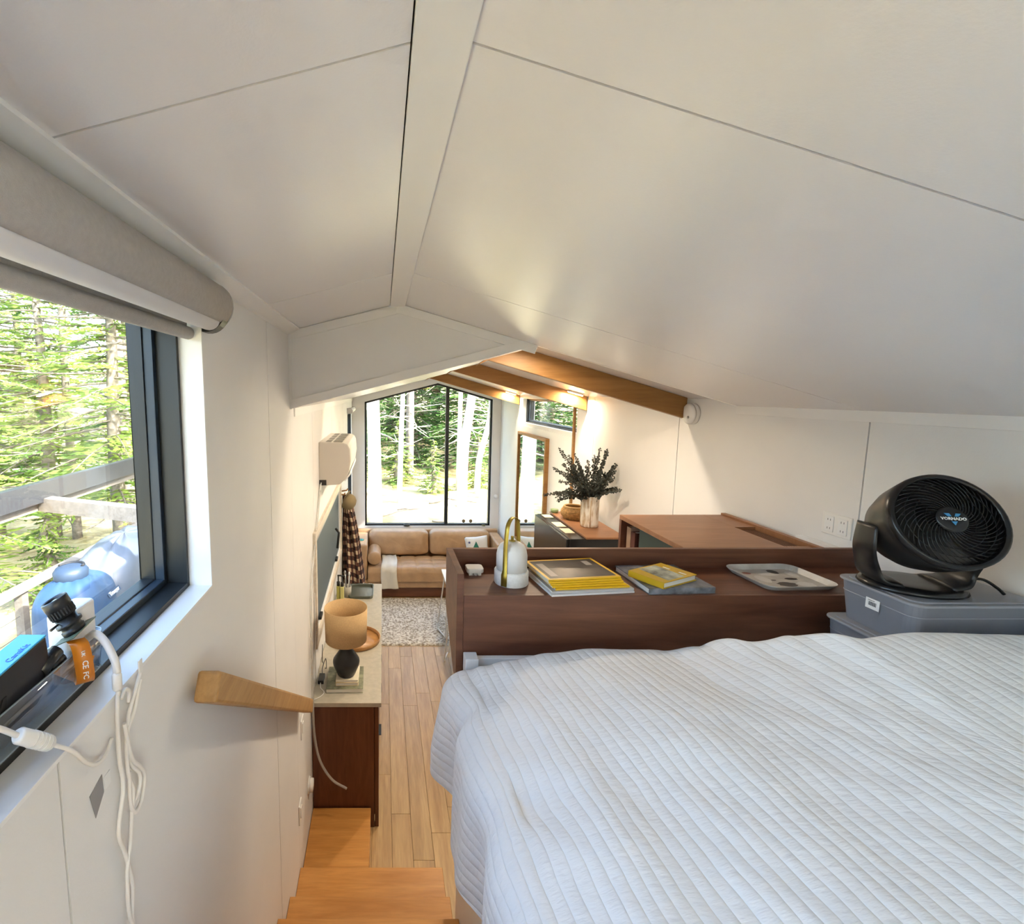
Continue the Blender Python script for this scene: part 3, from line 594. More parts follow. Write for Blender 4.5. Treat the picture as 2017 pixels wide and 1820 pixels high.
def throwfn(u, v):
    s = v*0.86; x = lerp(-0.02, 0.20, u)+0.012*math.sin(v*7)+0.02*(v if u > 0.5 else 0)
    if s < 0.40: y, z = 7.43-s, -2.506
    elif s < 0.54:
        a_ = (s-0.40)/0.14*PI/2; y, z = 7.03-0.092*math.sin(a_), -2.506-0.092*(1-math.cos(a_))
    else: y, z = 6.938, -2.598-(s-0.54)*0.78
    return (x, y-0.008*math.sin(u*9+1)*(v > 0.6), z+0.004*math.sin(u*14)*(v < 0.6))
tag(MB().grid(throwfn, 30, 40).build('throw_blanket', mat('cream_knit', (0.72, 0.68, 0.58), 0.95, bump=0.35, bscale=240), solid=0.008), 'cream knitted throw folded over the left sofa seat', 'blanket')
# small pillow with star and pine
pmx = Matrix.Translation((1.44, 7.35, -2.335)) @ Matrix.Rotation(-0.10, 4, 'Y') @ Matrix.Rotation(-0.28, 4, 'X')
def pill(u, v, sgn):
    a_, b_ = u*2-1, v*2-1; k_ = (1-a_**4)*(1-b_**4); e_ = 1-0.06*(1-k_)*0
    pin = 1-0.07*(1-abs(a_))*abs(b_)**3
    return pmx @ Vector((a_*0.175*(1-0.06*(1-abs(b_))), sgn*(0.055*k_**0.6), b_*0.15*(1-0.07*(1-abs(a_)))))
PL = thing('throw_pillow', 'white lumbar pillow printed with a green pine and blue star', 'pillow', (1.44, 7.35, -2.49))
mb = MB().grid(lambda u, v: pill(u, v, -1), 18, 14); mb.grid(lambda u, v: pill(u, v, 1), 18, 14); mb.build('cushion', mat('white_cotton', (0.74, 0.74, 0.72), 0.9, bump=0.15, bscale=300), PL)
def printon(name, poly, m):
    vs = []
    for (x, z) in poly:
        a_, b_ = x/0.175, z/0.15; k_ = max(0, (1-a_**4)*(1-b_**4)); vs.append(pmx @ Vector((x, -(0.055*k_**0.6)-0.003, z)))
    MB().add(vs, [[0, i, i+1] for i in range(1, len(vs)-1)]).build(name, m, PL)
pine = [(-0.005, -0.02), (-0.012, 0.075), (-0.075, -0.03), (-0.05, -0.03), (-0.095, -0.075), (-0.06, -0.07), (-0.11, -0.115), (-0.005, -0.11), (0.07, -0.11), (0.03, -0.07), (0.055, -0.07), (0.015, -0.03), (0.025, -0.03), (-0.012, 0.075)]
printon('pine_print', pine, mat('pine_green_print', (0.02, 0.16, 0.11), 0.8))
star = [(-0.115, 0.065)] + [(-0.115+(0.026 if i % 2 == 0 else 0.011)*math.sin(i*PI/5), 0.065+(0.026 if i % 2 == 0 else 0.011)*math.cos(i*PI/5)) for i in range(11)]
printon('star_print', star, mat('navy_print', (0.05, 0.06, 0.20), 0.8))
tag(MB().lathe([(0.0, 0.0), (0.05, 0.0), (0.052, 0.008), (0.0, 0.010)], (-0.335, 7.22, -2.199), 24).build('coaster', mat('teal_coaster', (0.02, 0.20, 0.17), 0.5)), 'teal round coaster on the left sofa arm', 'coaster')
# ---------------------------------------------------------------- rug
rug = bpy.data.materials.new('shag_wool'); t_, p_ = nodes(rug)
tc = t_.nodes.new('ShaderNodeTexCoord'); nn = t_.nodes.new('ShaderNodeTexNoise'); nn.inputs['Scale'].default_value = 38; nn.inputs['Detail'].default_value = 5; t_.links.new(tc.outputs['Object'], nn.inputs['Vector'])
rr = t_.nodes.new('ShaderNodeValToRGB'); rr.color_ramp.elements[0].position = 0.38; rr.color_ramp.elements[0].color = (0.30, 0.25, 0.19, 1); rr.color_ramp.elements[1].position = 0.60; rr.color_ramp.elements[1].color = (0.74, 0.70, 0.62, 1)
t_.links.new(nn.outputs[0], rr.inputs[0]); t_.links.new(rr.outputs[0], p_.inputs['Base Color']); p_.inputs['Roughness'].default_value = 1.0
def rugfn(u, v):
    x, y = lerp(-0.30, 1.22, u), lerp(5.62, 6.98, v); e_ = min(u, 1-u, v, 1-v)
    h = 0.012+0.018*abs(mnoise.noise(Vector((x*28, y*28, 0))))+0.012*abs(mnoise.noise(Vector((x*70, y*70, 5))))
    return (x+0.006*mnoise.noise(Vector((x*40, y*40, 9))), y+0.006*mnoise.noise(Vector((x*40, y*40, 2))), FZ+(h if e_ > 0.006 else 0.001))
tag(MB().grid(rugfn, 150, 130).build('rug', rug), 'shaggy ivory and taupe wool rug in front of the sofa', 'rug')
# ---------------------------------------------------------------- kitchen side
TB = thing('white_table', 'white table on bent white wire legs beside the rug', 'table', (1.03, 5.62, FZ))
box('tabletop', 'white', 0.735, 1.33, 5.27, 5.99, -2.228, -2.20, TB, bevel=0.003)
for yy, dy, fz_ in ((5.95, 0.06, 0.026), (5.33, -0.05, 0.0)):
    for xx, dx in ((0.775, -0.075), (1.29, 0.05)):
        MB().tube(spline([(xx, yy, -2.2285), (xx+dx*0.3, yy+dy*0.3, -2.45), (xx+dx, yy+dy, FZ+0.035+fz_), (xx+dx*0.9, yy+dy*0.4, FZ+0.009+fz_), (xx+dx*0.3, yy-dy*2.2, FZ+0.009+fz_), (xx, yy-dy*2.6, FZ+0.03+fz_), (xx+0.02, yy-dy*1.2, -2.45), (xx+0.02, yy-dy, -2.2285)], 6), 0.0085, 8).build('leg', 'white', TB)
KC = thing('base_cabinet', 'white kitchen base cabinet behind the walnut shelf end panel', 'cabinet', (1.05, 3.7, FZ))
box('carcass', 'white', 0.786, 1.33, 2.30, 5.15, FZ+0.08, -2.15, KC)
box('toe_kick', 'blackmatte', 0.83, 1.33, 2.32, 5.13, FZ+0.0005, FZ+0.0795, KC)
box('worktop', mat('white_worktop', (0.75, 0.78, 0.77), 0.3), 0.762, 1.335, 2.29, 5.165, -2.149, -2.12, KC, bevel=0.002)
for i in range(5):
    dd = box('door', 'white', 0.766, 0.7855, 2.305+i*0.569, 2.305+i*0.569+0.563, FZ+0.085, -2.155, KC, bevel=0.0015)
    box('handle', 'white', 0.756, 0.7655, 2.36+i*0.569, 2.52+i*0.569, -2.20, -2.192, dd)
FR = thing('fridge', 'tall black fridge with wooden board on top by the right wall', 'fridge', (1.6, 3.95, FZ))
box('body', mat('black_gloss', (0.012, 0.013, 0.014), 0.16), 1.385, 1.80, 3.56, 4.34, FZ+0.02, -1.0785, FR, bevel=0.004)
dd = box('door', bpy.data.materials['black_gloss'], 1.362, 1.3845, 3.565, 4.335, FZ+0.05, -1.082, FR, bevel=0.004)
box('handle', 'chrome', 1.335, 1.3615, 3.60, 3.62, -2.4, -1.6, dd, bevel=0.003)
box('top_board', 'cabtop', 1.505, 1.805, 3.552, 4.37, -1.078, -1.064, FR, bevel=0.001)
box('feet', 'blackmatte', 1.40, 1.78, 3.6, 4.3, FZ, FZ+0.0195, FR)
for i, (yy, ln, lab) in enumerate(((3.72, 0.13, 'near'), (3.90, 0.14, 'middle'), (4.20, 0.10, 'far'))):
    tag(MB().box(1.41, 1.485, yy, yy+ln, -1.0783, -1.076).build('note_card', mat('cream_card_%d' % i, (0.72, 0.66, 0.48), 0.7)), lab+' cream card lying along the black fridge top', 'card', 'cream cards on the fridge')
gp_ = MB().lathe([(0.0, 0), (0.032, 0.0), (0.035, 0.03), (0.028, 0.032), (0.0, 0.03)], (1.535, 4.33, -1.0638), 16)
tag(gp_.build('small_jar', mat('sage_green_glaze', (0.22, 0.30, 0.14), 0.4)), 'small sage green jar at the far edge of the fridge board', 'jar')
# white birch vase with dried eucalyptus
VS = thing('vase', 'white mottled cylinder vase on the fridge board', 'vase', (1.655, 3.87, -1.0638))
vm = bpy.data.materials.new('birch_glaze'); t_, p_ = nodes(vm); tc = t_.nodes.new('ShaderNodeTexCoord'); mp = t_.nodes.new('ShaderNodeMapping'); mp.inputs['Scale'].default_value = (30, 30, 7)
t_.links.new(tc.outputs['Object'], mp.inputs[0]); nn = t_.nodes.new('ShaderNodeTexNoise'); nn.inputs['Scale'].default_value = 1.5; nn.inputs['Detail'].default_value = 6; t_.links.new(mp.outputs[0], nn.inputs['Vector'])
rr = t_.nodes.new('ShaderNodeValToRGB'); rr.color_ramp.elements[0].position = 0.35; rr.color_ramp.elements[0].color = (0.45, 0.33, 0.20, 1); rr.color_ramp.elements[1].position = 0.55; rr.color_ramp.elements[1].color = (0.80, 0.76, 0.68, 1)
t_.links.new(nn.outputs[0], rr.inputs[0]); t_.links.new(rr.outputs[0], p_.inputs['Base Color']); p_.inputs['Roughness'].default_value = 0.4
MB().lathe([(0.0, 0.0), (0.060, 0.0), (0.066, 0.006), (0.067, 0.03), (0.068, 0.245), (0.070, 0.25), (0.064, 0.25), (0.062, 0.03), (0.0, 0.02)], (1.655, 3.87, -1.0638), 32).build('body', vm, VS)
for an in (0.4, 2.6, 4.4): MB().tube([(1.655+0.068*math.cos(an), 3.87+0.068*math.sin(an), -1.05), (1.655+0.069*math.cos(an), 3.87+0.069*math.sin(an), -0.84)], 0.003, 5).build('seam', mat('tan_seam', (0.50, 0.36, 0.20), 0.6), VS)
EU = thing('eucalyptus', 'dark dried eucalyptus branches spreading from the white vase', 'dried branches', (1.655, 3.87, -1.03))
rnd = random.Random(11); lm = mat('dried_eucalyptus_leaf', (0.045, 0.052, 0.042), 0.7, var=0.45, vscale=30); stm = mat('dried_stem', (0.05, 0.035, 0.022), 0.8)
for k in range(48):
    an = rnd.uniform(0, 2*PI); el = rnd.uniform(0.15, 1.35) if k > 5 else rnd.uniform(-0.15, 0.35); ln = rnd.uniform(0.20, 0.36)+0.14*max(0, math.sin(el))*rnd.random()
    if k <= 5: an = PI+rnd.uniform(-0.9, 0.9)
    dv_ = Vector((math.cos(an)*math.cos(el), math.sin(an)*math.cos(el)*0.75, math.sin(el)))
    p0 = Vector((1.655+0.03*math.cos(an), 3.87+0.03*math.sin(an), -0.86)); 
    p3 = p0+Vector((0, 0, 0.05))+dv_*ln; p3.z -= 0.05*(1-math.sin(max(el, 0))) if k <= 5 else 0
    if p3.x > 1.83: p3.x = 1.83-rnd.random()*0.02
    pts = spline([p0-Vector((0, 0, 0.15)), p0, p0.lerp(p3, 0.5)+Vector((0, 0, 0.035)), p3], 7)
    MB().tube(pts, 0.0018, 5).build('stem', stm, EU)
    mb = MB()
    for i in range(8, len(pts)-1):
        for h_ in (0, 1):
            t0 = pts[i].lerp(pts[i+1], h_*0.5); tan = (pts[i+1]-pts[i]).normalized(); sd = tan.cross(Vector((rnd.uniform(-1, 1), rnd.uniform(-1, 1), rnd.uniform(-1, 1)))).normalized()
            for sg in (-1, 1):
                r_ = rnd.uniform(0.009, 0.0145)*(1.1-0.5*i/len(pts)); c_ = t0+sd*sg*r_*1.15; uu = sd*sg; w_ = (tan+sd.cross(tan)*rnd.uniform(-1, 1)).normalized(); 
                nn_ = uu.cross(w_)
                vs = [c_+(uu*math.cos(j*PI/3)+w_*math.sin(j*PI/3))*r_+nn_*(0.0022 if j % 2 else -0.001) for j in range(6)]
                mb.add(vs, [[0, 1, 2, 3, 4, 5]])
    mb.build('leaves', lm, EU)
BSK = thing('seagrass_basket', 'small round woven basket behind the white vase', 'basket', (1.63, 4.13, -1.0638))
bm_ = mat('seagrass', (0.46, 0.27, 0.10), 0.8, bump=0.5, bscale=160, var=0.35, vscale=60)
mb = MB()
for i in range(9):
    zz = -1.0638+0.006+i*0.0105; r_ = 0.072+0.030*math.sin(PI*(i+1.2)/10.5)
    mb.tube([(1.63+r_*math.cos(2*PI*j/30), 4.13+r_*math.sin(2*PI*j/30), zz+0.0015*(j % 2)) for j in range(31)], 0.0066, 6, cap=False)
mb.lathe([(0, 0.0005), (0.07, 0.0005), (0.07, 0.01), (0, 0.01)], (1.63, 4.13, -1.0638), 20); mb.build('body', bm_, BSK)
MB().tube([(1.63+0.078*math.cos(2*PI*j/30), 4.13+0.078*math.sin(2*PI*j/30), -0.963) for j in range(31)], 0.008, 6, cap=False).build('rim', mat('seagrass_rim', (0.52, 0.33, 0.14), 0.8, bump=0.4, bscale=160), BSK)
# walnut cupboard with an open side niche, behind the bed shelf
WC = thing('walnut_cupboard', 'walnut cupboard with slotted flat top against the right wall', 'cabinet', (1.56, 2.25, FZ))
ZT = -0.645
box('top_panel', 'cabtop', 1.262, 1.70, 1.905, 2.575, ZT-0.022, ZT, WC, bevel=0.001)
box('top_panel', 'cabtop', 1.7005, 1.80, 2.33, 2.575, ZT-0.022, ZT, WC)
box('top_panel', 'cabtop', 1.7005, 1.80, 1.905, 2.03, ZT-0.022, ZT, WC)
box('top_edge', 'cabtop', 1.8005, 1.824, 1.905, 2.575, ZT-0.022, ZT+0.010, WC)
for i in range(9): box('vent_slat', 'walnutY', 1.704+i*0.0107, 1.704+i*0.0107+0.005, 2.031, 2.329, ZT-0.03, ZT-0.012, WC)
box('vent_tray', 'blackmatte', 1.7005, 1.80, 2.031, 2.329, ZT-0.045, ZT-0.035, WC)
box('side_panel', 'walnutZ', 1.345, 1.824, 2.553, 2.575, FZ, -1.1105, WC)
box('side_panel', 'walnutZ', 1.262, 1.824, 2.553, 2.575, -1.11, ZT-0.0225, WC)
box('side_panel', 'walnutZ', 1.262, 1.824, 1.906, 1.925, -1.12, ZT-0.0225, WC)
box('back_panel', 'walnutZ', 1.805, 1.824, 1.926, 2.552, -1.12, ZT-0.0465, WC)
box('shelf', 'walnutY', 1.262, 1.804, 1.926, 2.552, -1.11, -1.09, WC)
for i, (ya, yb, zt, c_, lab) in enumerate(((2.505, 2.545, -0.70, (0.45, 0.30, 0.2), 'tan spined book standing in the open walnut niche'), (2.46, 2.500, -0.715, (0.10, 0.03, 0.02), 'dark red spined book standing in the walnut niche'))):
    t = thing('book', lab, 'book', (1.38, (ya+yb)/2, -1.0898), group='books in the walnut niche')
    box('pages', 'paper', 1.30, 1.45, ya+0.004, yb-0.004, -1.085, zt-0.004, t)
    box('cover', mat('niche_book_%d' % i, c_, 0.5), 1.290, 1.2995, ya, yb, -1.0898, zt, t).data
    for yy in (ya, yb-0.0035): box('cover_board', bpy.data.materials['niche_book_%d' % i], 1.30, 1.455, yy, yy+0.0035, -1.0898, zt, t)
tag(box('storage_folder', mat('slate_green_board', (0.055, 0.085, 0.075), 0.6), 1.30, 1.34, 2.05, 2.44, -1.0898, -0.68, bevel=0.003), 'slate green board box filling the open walnut niche', 'box')
# tall door with high window over it, framed mirror on it
D1 = struct(box('door_1', 'white', XR-0.014, XR-0.0005, 4.80, 6.66, FZ+0.001, -0.43, bevel=0.001))
box('casing', 'beam', XR-0.022, XR-0.0005, 4.765, 4.795, FZ+0.001, -0.04, D1, bevel=0.001)
MR = thing('mirror', 'tall wood framed mirror on the right wall by the sofa', 'mirror', (1.83, 6.03, -1.98))
ring(MB(), 'x', 1.805, 1.8485, 5.46, 6.61, -1.98, -0.51, 0.035).build('frame', 'beam', MR, bevel=0.002)
box('glass', mat('mirror_silver', (0.86, 0.90, 0.87), 0.02, metal=1.0), 1.822, 1.828, 5.494, 6.576, -1.946, -0.544, MR)
# smoke alarm, outlet, vent cover, small wall bits
SM = thing('smoke_alarm', 'round white smoke alarm on the right wall at the beam end', 'smoke alarm', (XR, 2.985, -0.19))
RX = Matrix.Rotation(-PI/2, 4, 'Y')
MB().lathe([(0.0, 0.0), (0.062, 0.0), (0.064, 0.012), (0.060, 0.018), (0.060, 0.022)], (XR-0.0005, 2.965, -0.125), 28, RX).build('base', 'whiteplastic', SM)
MB().lathe([(0.061, 0.0225), (0.061, 0.034), (0.052, 0.042), (0.02, 0.045), (0.0, 0.045)], (XR-0.0005, 2.965, -0.125), 28, RX).build('cover', 'white', SM)
MB().lathe([(0.0, 0.0455), (0.008, 0.0455), (0.008, 0.048), (0, 0.048)], (XR-0.0005, 2.945, -0.145), 10, RX).build('test_button', 'aluminium', SM)
OU = thing('outlet', 'white double outlet plate on the right wall above the walnut cupboard', 'outlet', (XR, 1.975, -0.585))
box('plate', 'whiteplastic', XR-0.006, XR-0.0005, 1.91, 2.04, -0.585, -0.495, OU, bevel=0.002)
for yy in (1.945, 2.005):
    f_ = box('socket', 'white', XR-0.009, XR-0.0062, yy-0.02, yy+0.02, -0.573, -0.507, OU, bevel=0.002)
    for dz in (-0.018, 0.018):
        for dy in (-0.006, 0.006): box('slot', 'blackmatte', XR-0.0094, XR-0.0091, yy+dy-0.001, yy+dy+0.001, -0.54+dz-0.004, -0.54+dz+0.004, f_)
VC = thing('vent_cover', 'white ridged vent cover at the wall below the double outlet', 'vent', (1.84, 1.98, -0.64))
box('plate', 'whiteplastic', 1.8255, XR-0.0006, 1.91, 2.13, -0.645, -0.635, VC)
for i in range(4): box('ridge', 'white', 1.8265+i*0.009, 1.8305+i*0.009, 1.912, 2.128, -0.6348, -0.624, VC)
TH = thing('thermostat_dial', 'round white dial low on the left wall beside the console', 'thermostat', (XL, 2.955, -2.60))
MB().lathe([(0.0, 0.0), (0.052, 0.0), (0.052, 0.008), (0.0, 0.008)], (XL+0.0005, 2.955, -2.55), 24, Matrix.Rotation(PI/2, 4, 'Y')).build('plate', 'whiteplastic', TH)
MB().lathe([(0.0, 0.0085), (0.042, 0.0085), (0.040, 0.030), (0.0, 0.032)], (XL+0.0005, 2.955, -2.55), 24, Matrix.Rotation(PI/2, 4, 'Y')).build('dial', 'white', TH)
for yy, zz, lab in ((2.62, -2.43, 'white switch plate low on the left wall above the stairs'), (2.74, -1.985, 'white switch plate on the left wall just under the handrail end')):
    t = thing('switch_plate', lab, 'switch', (XL, yy, zz-0.06))
    box('plate', 'whiteplastic', XL+0.0005, XL+0.007, yy-0.038, yy+0.038, zz-0.06, zz+0.06, t, bevel=0.002)
    box('rocker', 'white', XL+0.0072, XL+0.012, yy-0.016, yy+0.016, zz-0.032, zz+0.032, t, bevel=0.002)
KN = thing('round_peg', 'white round knob on the far wall right of the gable window', 'knob', (1.80, Y2, -1.68))
MB().tube([(1.80, Y2, -1.645), (1.80, Y2-0.03, -1.645)], 0.012, 10).build('stem', 'whiteplastic', KN)
MB().lathe([(0.0, 0.0), (0.022, 0.003), (0.033, 0.018), (0.030, 0.034), (0.0, 0.045)], (1.80, Y2-0.029, -1.645), 18, Matrix.Rotation(PI/2, 4, 'X')).build('ball', 'white', KN)
tag(MB().lathe([(0.0, 0.0), (0.05, 0.0), (0.056, 0.02), (0.035, 0.042), (0.0, 0.048)], (0.385, Y2+0.012, GZ0+0.0085), 9).build('pebble', mat('dark_pebble', (0.05, 0.05, 0.04), 0.7)), 'dark stone on the sill of the gable window', 'stone')
tag(MB().lathe([(0.0, 0.0), (0.03, 0.0), (0.034, 0.014), (0.0, 0.02)], (1.63, Y2+0.012, GZ0+0.0085), 10).build('pebble', mat('mossy_pebble', (0.13, 0.11, 0.03), 0.7)), 'small olive stone at the right end of the gable window sill', 'stone')
for xx, lab in ((1.315, 'left'), (1.43, 'right')):
    tag(MB().lathe([(0.0, 0.0), (0.029, 0.0), (0.029, 0.004), (0.022, 0.007), (0.0, 0.007)], (xx, Y2+0.0675, -2.075), 18, Matrix.Rotation(PI/2, 4, 'X')).build('window_disc', mat('bronze_disc_'+lab, (0.20, 0.15, 0.08), 0.5)), lab+' round bronze disc stuck low on the gable window pane', 'disc', 'bronze discs on the gable window')
# ---------------------------------------------------------------- roller blind of the big left window
BL = thing('roller_blind', 'large grey fabric covered roller blind above the stair window', 'blind', (-0.45, 0.6, 0.14))
fab = mat('grey_blind_fabric', (0.50, 0.475, 0.45), 0.85, bump=0.25, bscale=500, var=0.05, vscale=90)
arc_ = [1.75-i*(1.75+0.85)/12 for i in range(13)]; cs = [(XL+0.0005, 0.2995)]+[(XL+0.010+0.064*math.cos(a_), 0.236+0.0645*math.sin(a_)) for a_ in arc_]+[(XL+0.010+0.058*math.cos(a_), 0.236+0.058*math.sin(a_)) for a_ in arc_[::-1]]+[(XL+0.0005, 0.293)]
MB().prism(cs, -0.30, 1.392, 'y', smooth=True).build('cassette', fab, BL)
MB().prism([(XL+0.0005, 0.290)]+[(XL+0.010+0.0575*math.cos(a_), 0.232+0.070*math.sin(a_)) for a_ in [1.6-i*3.3/16 for i in range(17)]]+[(XL+0.0005, 0.163)], 1.356, 1.398, 'y').build('end_cap', 'blackplastic', BL)
MB().prism([(XL+0.0005, 0.2995)]+[(XL+0.010+0.0645*math.cos(a_), 0.236+0.065*math.sin(a_)) for a_ in [1.6-i*3.3/16 for i in range(17)]]+[(XL+0.0005, 0.172)], 1.3985, 1.404, 'y').build('end_cap', fab, BL, bevel=0.002)
MB().tube([(XL+0.022, -0.30, 0.196), (XL+0.022, 1.352, 0.196)], 0.030, 20).build('roll', mat('white_blind_fabric', (0.80, 0.80, 0.82), 0.8), BL)
MB().box(XL-0.034, XL-0.031, -0.24, 1.335, 0.165, 0.222).build('fabric', fab, BL)
MB().tube([(XL-0.033, -0.245, 0.158), (XL-0.033, 1.345, 0.158)], 0.017, 16).build('hem_bar', fab, BL)
# ---------------------------------------------------------------- walnut bed-end shelf
SH = thing('walnut_shelf', 'long walnut shelf unit with raised back at the foot of the bed', 'shelf', (1.06, 1.74, -0.97))
box('shelf_board', 'walnutX', 0.2735, XR-0.003, 1.6205, 1.868, -0.700, -0.680, SH)
box('front_panel', 'walnutX', 0.2735, XR-0.003, 1.600, 1.620, -0.968, -0.680, SH, bevel=0.001)
box('back_panel', 'walnutX', 0.2735, XR-0.003, 1.8685, 1.888, -0.968, -0.605, SH, bevel=0.001)
MB().prism([(1.600, -0.605), (1.888, -0.605), (1.888, -0.83), (1.66, -0.985), (1.600, -0.985)], 0.250, 0.273, 'x').build('side_panel', 'walnutX', SH, bevel=0.001)
# things on the shelf
SZ = -0.6798
LN = thing('lantern_lamp', 'cream cordless lantern lamp with flat brass carry handle', 'lamp', (0.462, 1.715, SZ))
lc = (0.462, 1.715, SZ)
MB().lathe([(0.0, 0.0), (0.058, 0.0), (0.060, 0.003), (0.060, 0.046), (0.058, 0.050), (0.0, 0.051)], lc, 40).build('base', 'cream', LN)
MB().lathe([(0.0, 0.0515), (0.054, 0.0515), (0.054, 0.105), (0.050, 0.125), (0.042, 0.140), (0.028, 0.150), (0.010, 0.154), (0.0, 0.154)], lc, 40).build('shade', mat('opal_cream', (0.80, 0.77, 0.72), 0.35), LN)
MB().lathe([(0.0, 0.1545), (0.012, 0.1545), (0.012, 0.157), (0.005, 0.157), (0.005, 0.172), (0.0, 0.172)], lc, 14).build('switch_knob', 'brass', LN)
pathp = [(-0.0615, 0.004, 0.0105), (-0.0615, 0.045, 0.0105), (-0.0562, 0.062, 0.008), (-0.0562, 0.140, 0.0075), (-0.050, 0.185, 0.0075)] + [(-0.0480*math.cos(a_), 0.195+0.045*math.sin(a_), 0.0075) for a_ in [PI*i/12 for i in range(0, 13)]] + [(0.050, 0.185, 0.0075), (0.0562, 0.140, 0.0075), (0.0562, 0.062, 0.008), (0.0615, 0.045, 0.0105), (0.0615, 0.004, 0.0105)]
ax_ = Vector((0.80, 0.60, 0)); ay_ = Vector((-0.60, 0.80, 0)); vs = []
ax_ = Vector((0.62, 0.785, 0)); ay_ = Vector((-0.785, 0.62, 0))
for (r_, z_, hw) in pathp:
    for s_ in (-1, 1): vs.append(Vector(lc)+ax_*r_+ay_*(s_*hw)+Vector((0, 0, z_)))
MB().add(vs, [[2*i, 2*i+1, 2*i+3, 2*i+2] for i in range(len(pathp)-1)], True).build('handle', 'brass', LN, solid=0.0016)
yel = mat('magazine_yellow', (0.80, 0.47, 0.01), 0.35)
def magazine(label, x, y, z, rot, wx, wy, h, cover, pic=None, border=0.010, strip=None):
    t = thing('magazine', label, 'magazine', (x, y, z), (0, 0, rot), 'magazines in the stack'); BASE[t.name] = (0, 0, 0)
    MB().box(-wx+0.001, wx-0.0005, -wy+0.0015, wy-0.001, 0.0006, h-0.0006).build('pages', 'paper', t, local=True)
    MB().box(-wx, wx, -wy, wy, 0, 0.00055).box(-wx, wx, -wy, wy, h-0.00055, h).box(-wx, wx, -wy, -wy+0.0014, 0.0006, h-0.0006).build('cover', cover, t, local=True)
    if pic: MB().box(-wx+border, wx-border, -wy+border, wy-border, h+0.00005, h+0.0003).build('cover_picture', pic, t, local=True)
    if strip:
        MB().box(-wx+0.024, -wx+0.050, -wy+0.03, wy-0.04, h+0.00035, h+0.0005).build('masthead', strip, t, local=True)
        MB().box(wx-0.060, wx-0.035, wy-0.075, wy-0.03, h+0.00035, h+0.0005).build('cover_lines', strip, t, local=True)
    return t
pic = mat('dark_cover_photo', (0.035, 0.028, 0.024), 0.28, var=0.8, vscale=14)
glossw = mat('glossy_white_cover', (0.72, 0.70, 0.68), 0.3, var=0.05, vscale=20)
z = SZ
magazine('white magazine lowest in the stack on the walnut shelf', 0.700, 1.722, z, 0.115, 0.148, 0.118, 0.006, glossw); z += 0.0062
magazine('white magazine second from the bottom of the stack', 0.706, 1.726, z, 0.10, 0.146, 0.112, 0.007, mat('glossy_grey_cover', (0.50, 0.48, 0.46), 0.3)); z += 0.0072
ordn = ('lowest', 'second', 'third', 'fourth', 'fifth')
for i, (dx, dy, rr_) in enumerate(((0.012, -0.001, 0.10), (0.000, 0.005, 0.115), (-0.006, 0.009, 0.125), (-0.010, 0.013, 0.12), (-0.012, 0.016, 0.13))):
    hh = 0.0058
    magazine(('yellow bordered magazine with dark picture cover on top of the stack' if i == 4 else 'yellow bordered magazine %s of the yellow ones in the stack' % ordn[i]), 0.697+dx, 1.722+dy, z, rr_, 0.133, 0.098, hh, yel, pic, 0.011, mat('pale_masthead', (0.30, 0.26, 0.22), 0.4) if i == 4 else None); z += hh+0.0006
greym = mat('grey_patterned_cover', (0.14, 0.145, 0.16), 0.4, var=0.8, vscale=26)
book('book', 'grey patterned hardback lying under the small yellow paperback', 0.895, 1.128, 1.610, 1.836, SZ, SZ+0.022, greym, 0.05, spine='y0')
t = book('paperback', 'yellow paperback with curled landscape cover on the grey hardback', 0.905, 1.085, 1.63, 1.765, SZ+0.0222, SZ+0.0445, mat('ochre_cover', (0.58, 0.36, 0.015), 0.35), 0.46)
MB().add([Vector((x, y, 0.0224+0.0001)) for x, y in ((-0.055, -0.06), (0.035, -0.06), (0.045, 0.06), (-0.045, 0.06))], [[0, 1, 2, 3]]).build('cover_picture', mat('valley_photo', (0.33, 0.34, 0.27), 0.35, var=0.9, vscale=22), t, local=True)
for yy in (-0.02, 0.01): MB().box(0.05, 0.058, yy*2-0.012, yy*2+0.014, 0.02235, 0.0226).build('cover_lettering', 'white', t, local=True)
# terrazzo tray
TY = thing('serving_tray', 'cream terrazzo print tray with rounded corners on the walnut shelf', 'tray', (1.45, 1.742, SZ), (0, 0, 0.04)); BASE[TY.name] = (0, 0, 0)
trm = mat('cream_laminate', (0.50, 0.46, 0.40), 0.3, var=0.18, vscale=22)
lv = [rrect(-0.118, 0.118, -0.098, 0.098, 0.03), rrect(-0.134, 0.134, -0.114, 0.114, 0.04), rrect(-0.134, 0.134, -0.114, 0.114, 0.04), rrect(-0.118, 0.118, -0.098, 0.098, 0.03)]
hs = [0.0, 0.017, 0.0195, 0.0028]; n = len(lv[0]); mb = MB()
mb.add([(x, y, hs[k_]) for k_ in range(4) for x, y in lv[k_]], [[r*n+j, r*n+(j+1) % n, (r+1)*n+(j+1) % n, (r+1)*n+j] for r in range(3) for j in range(n)] + [list(range(n))[::-1], list(range(3*n, 4*n))], False)
mb.build('tray', trm, TY, local=True)
dk = mat('dark_print', (0.035, 0.022, 0.015), 0.35)
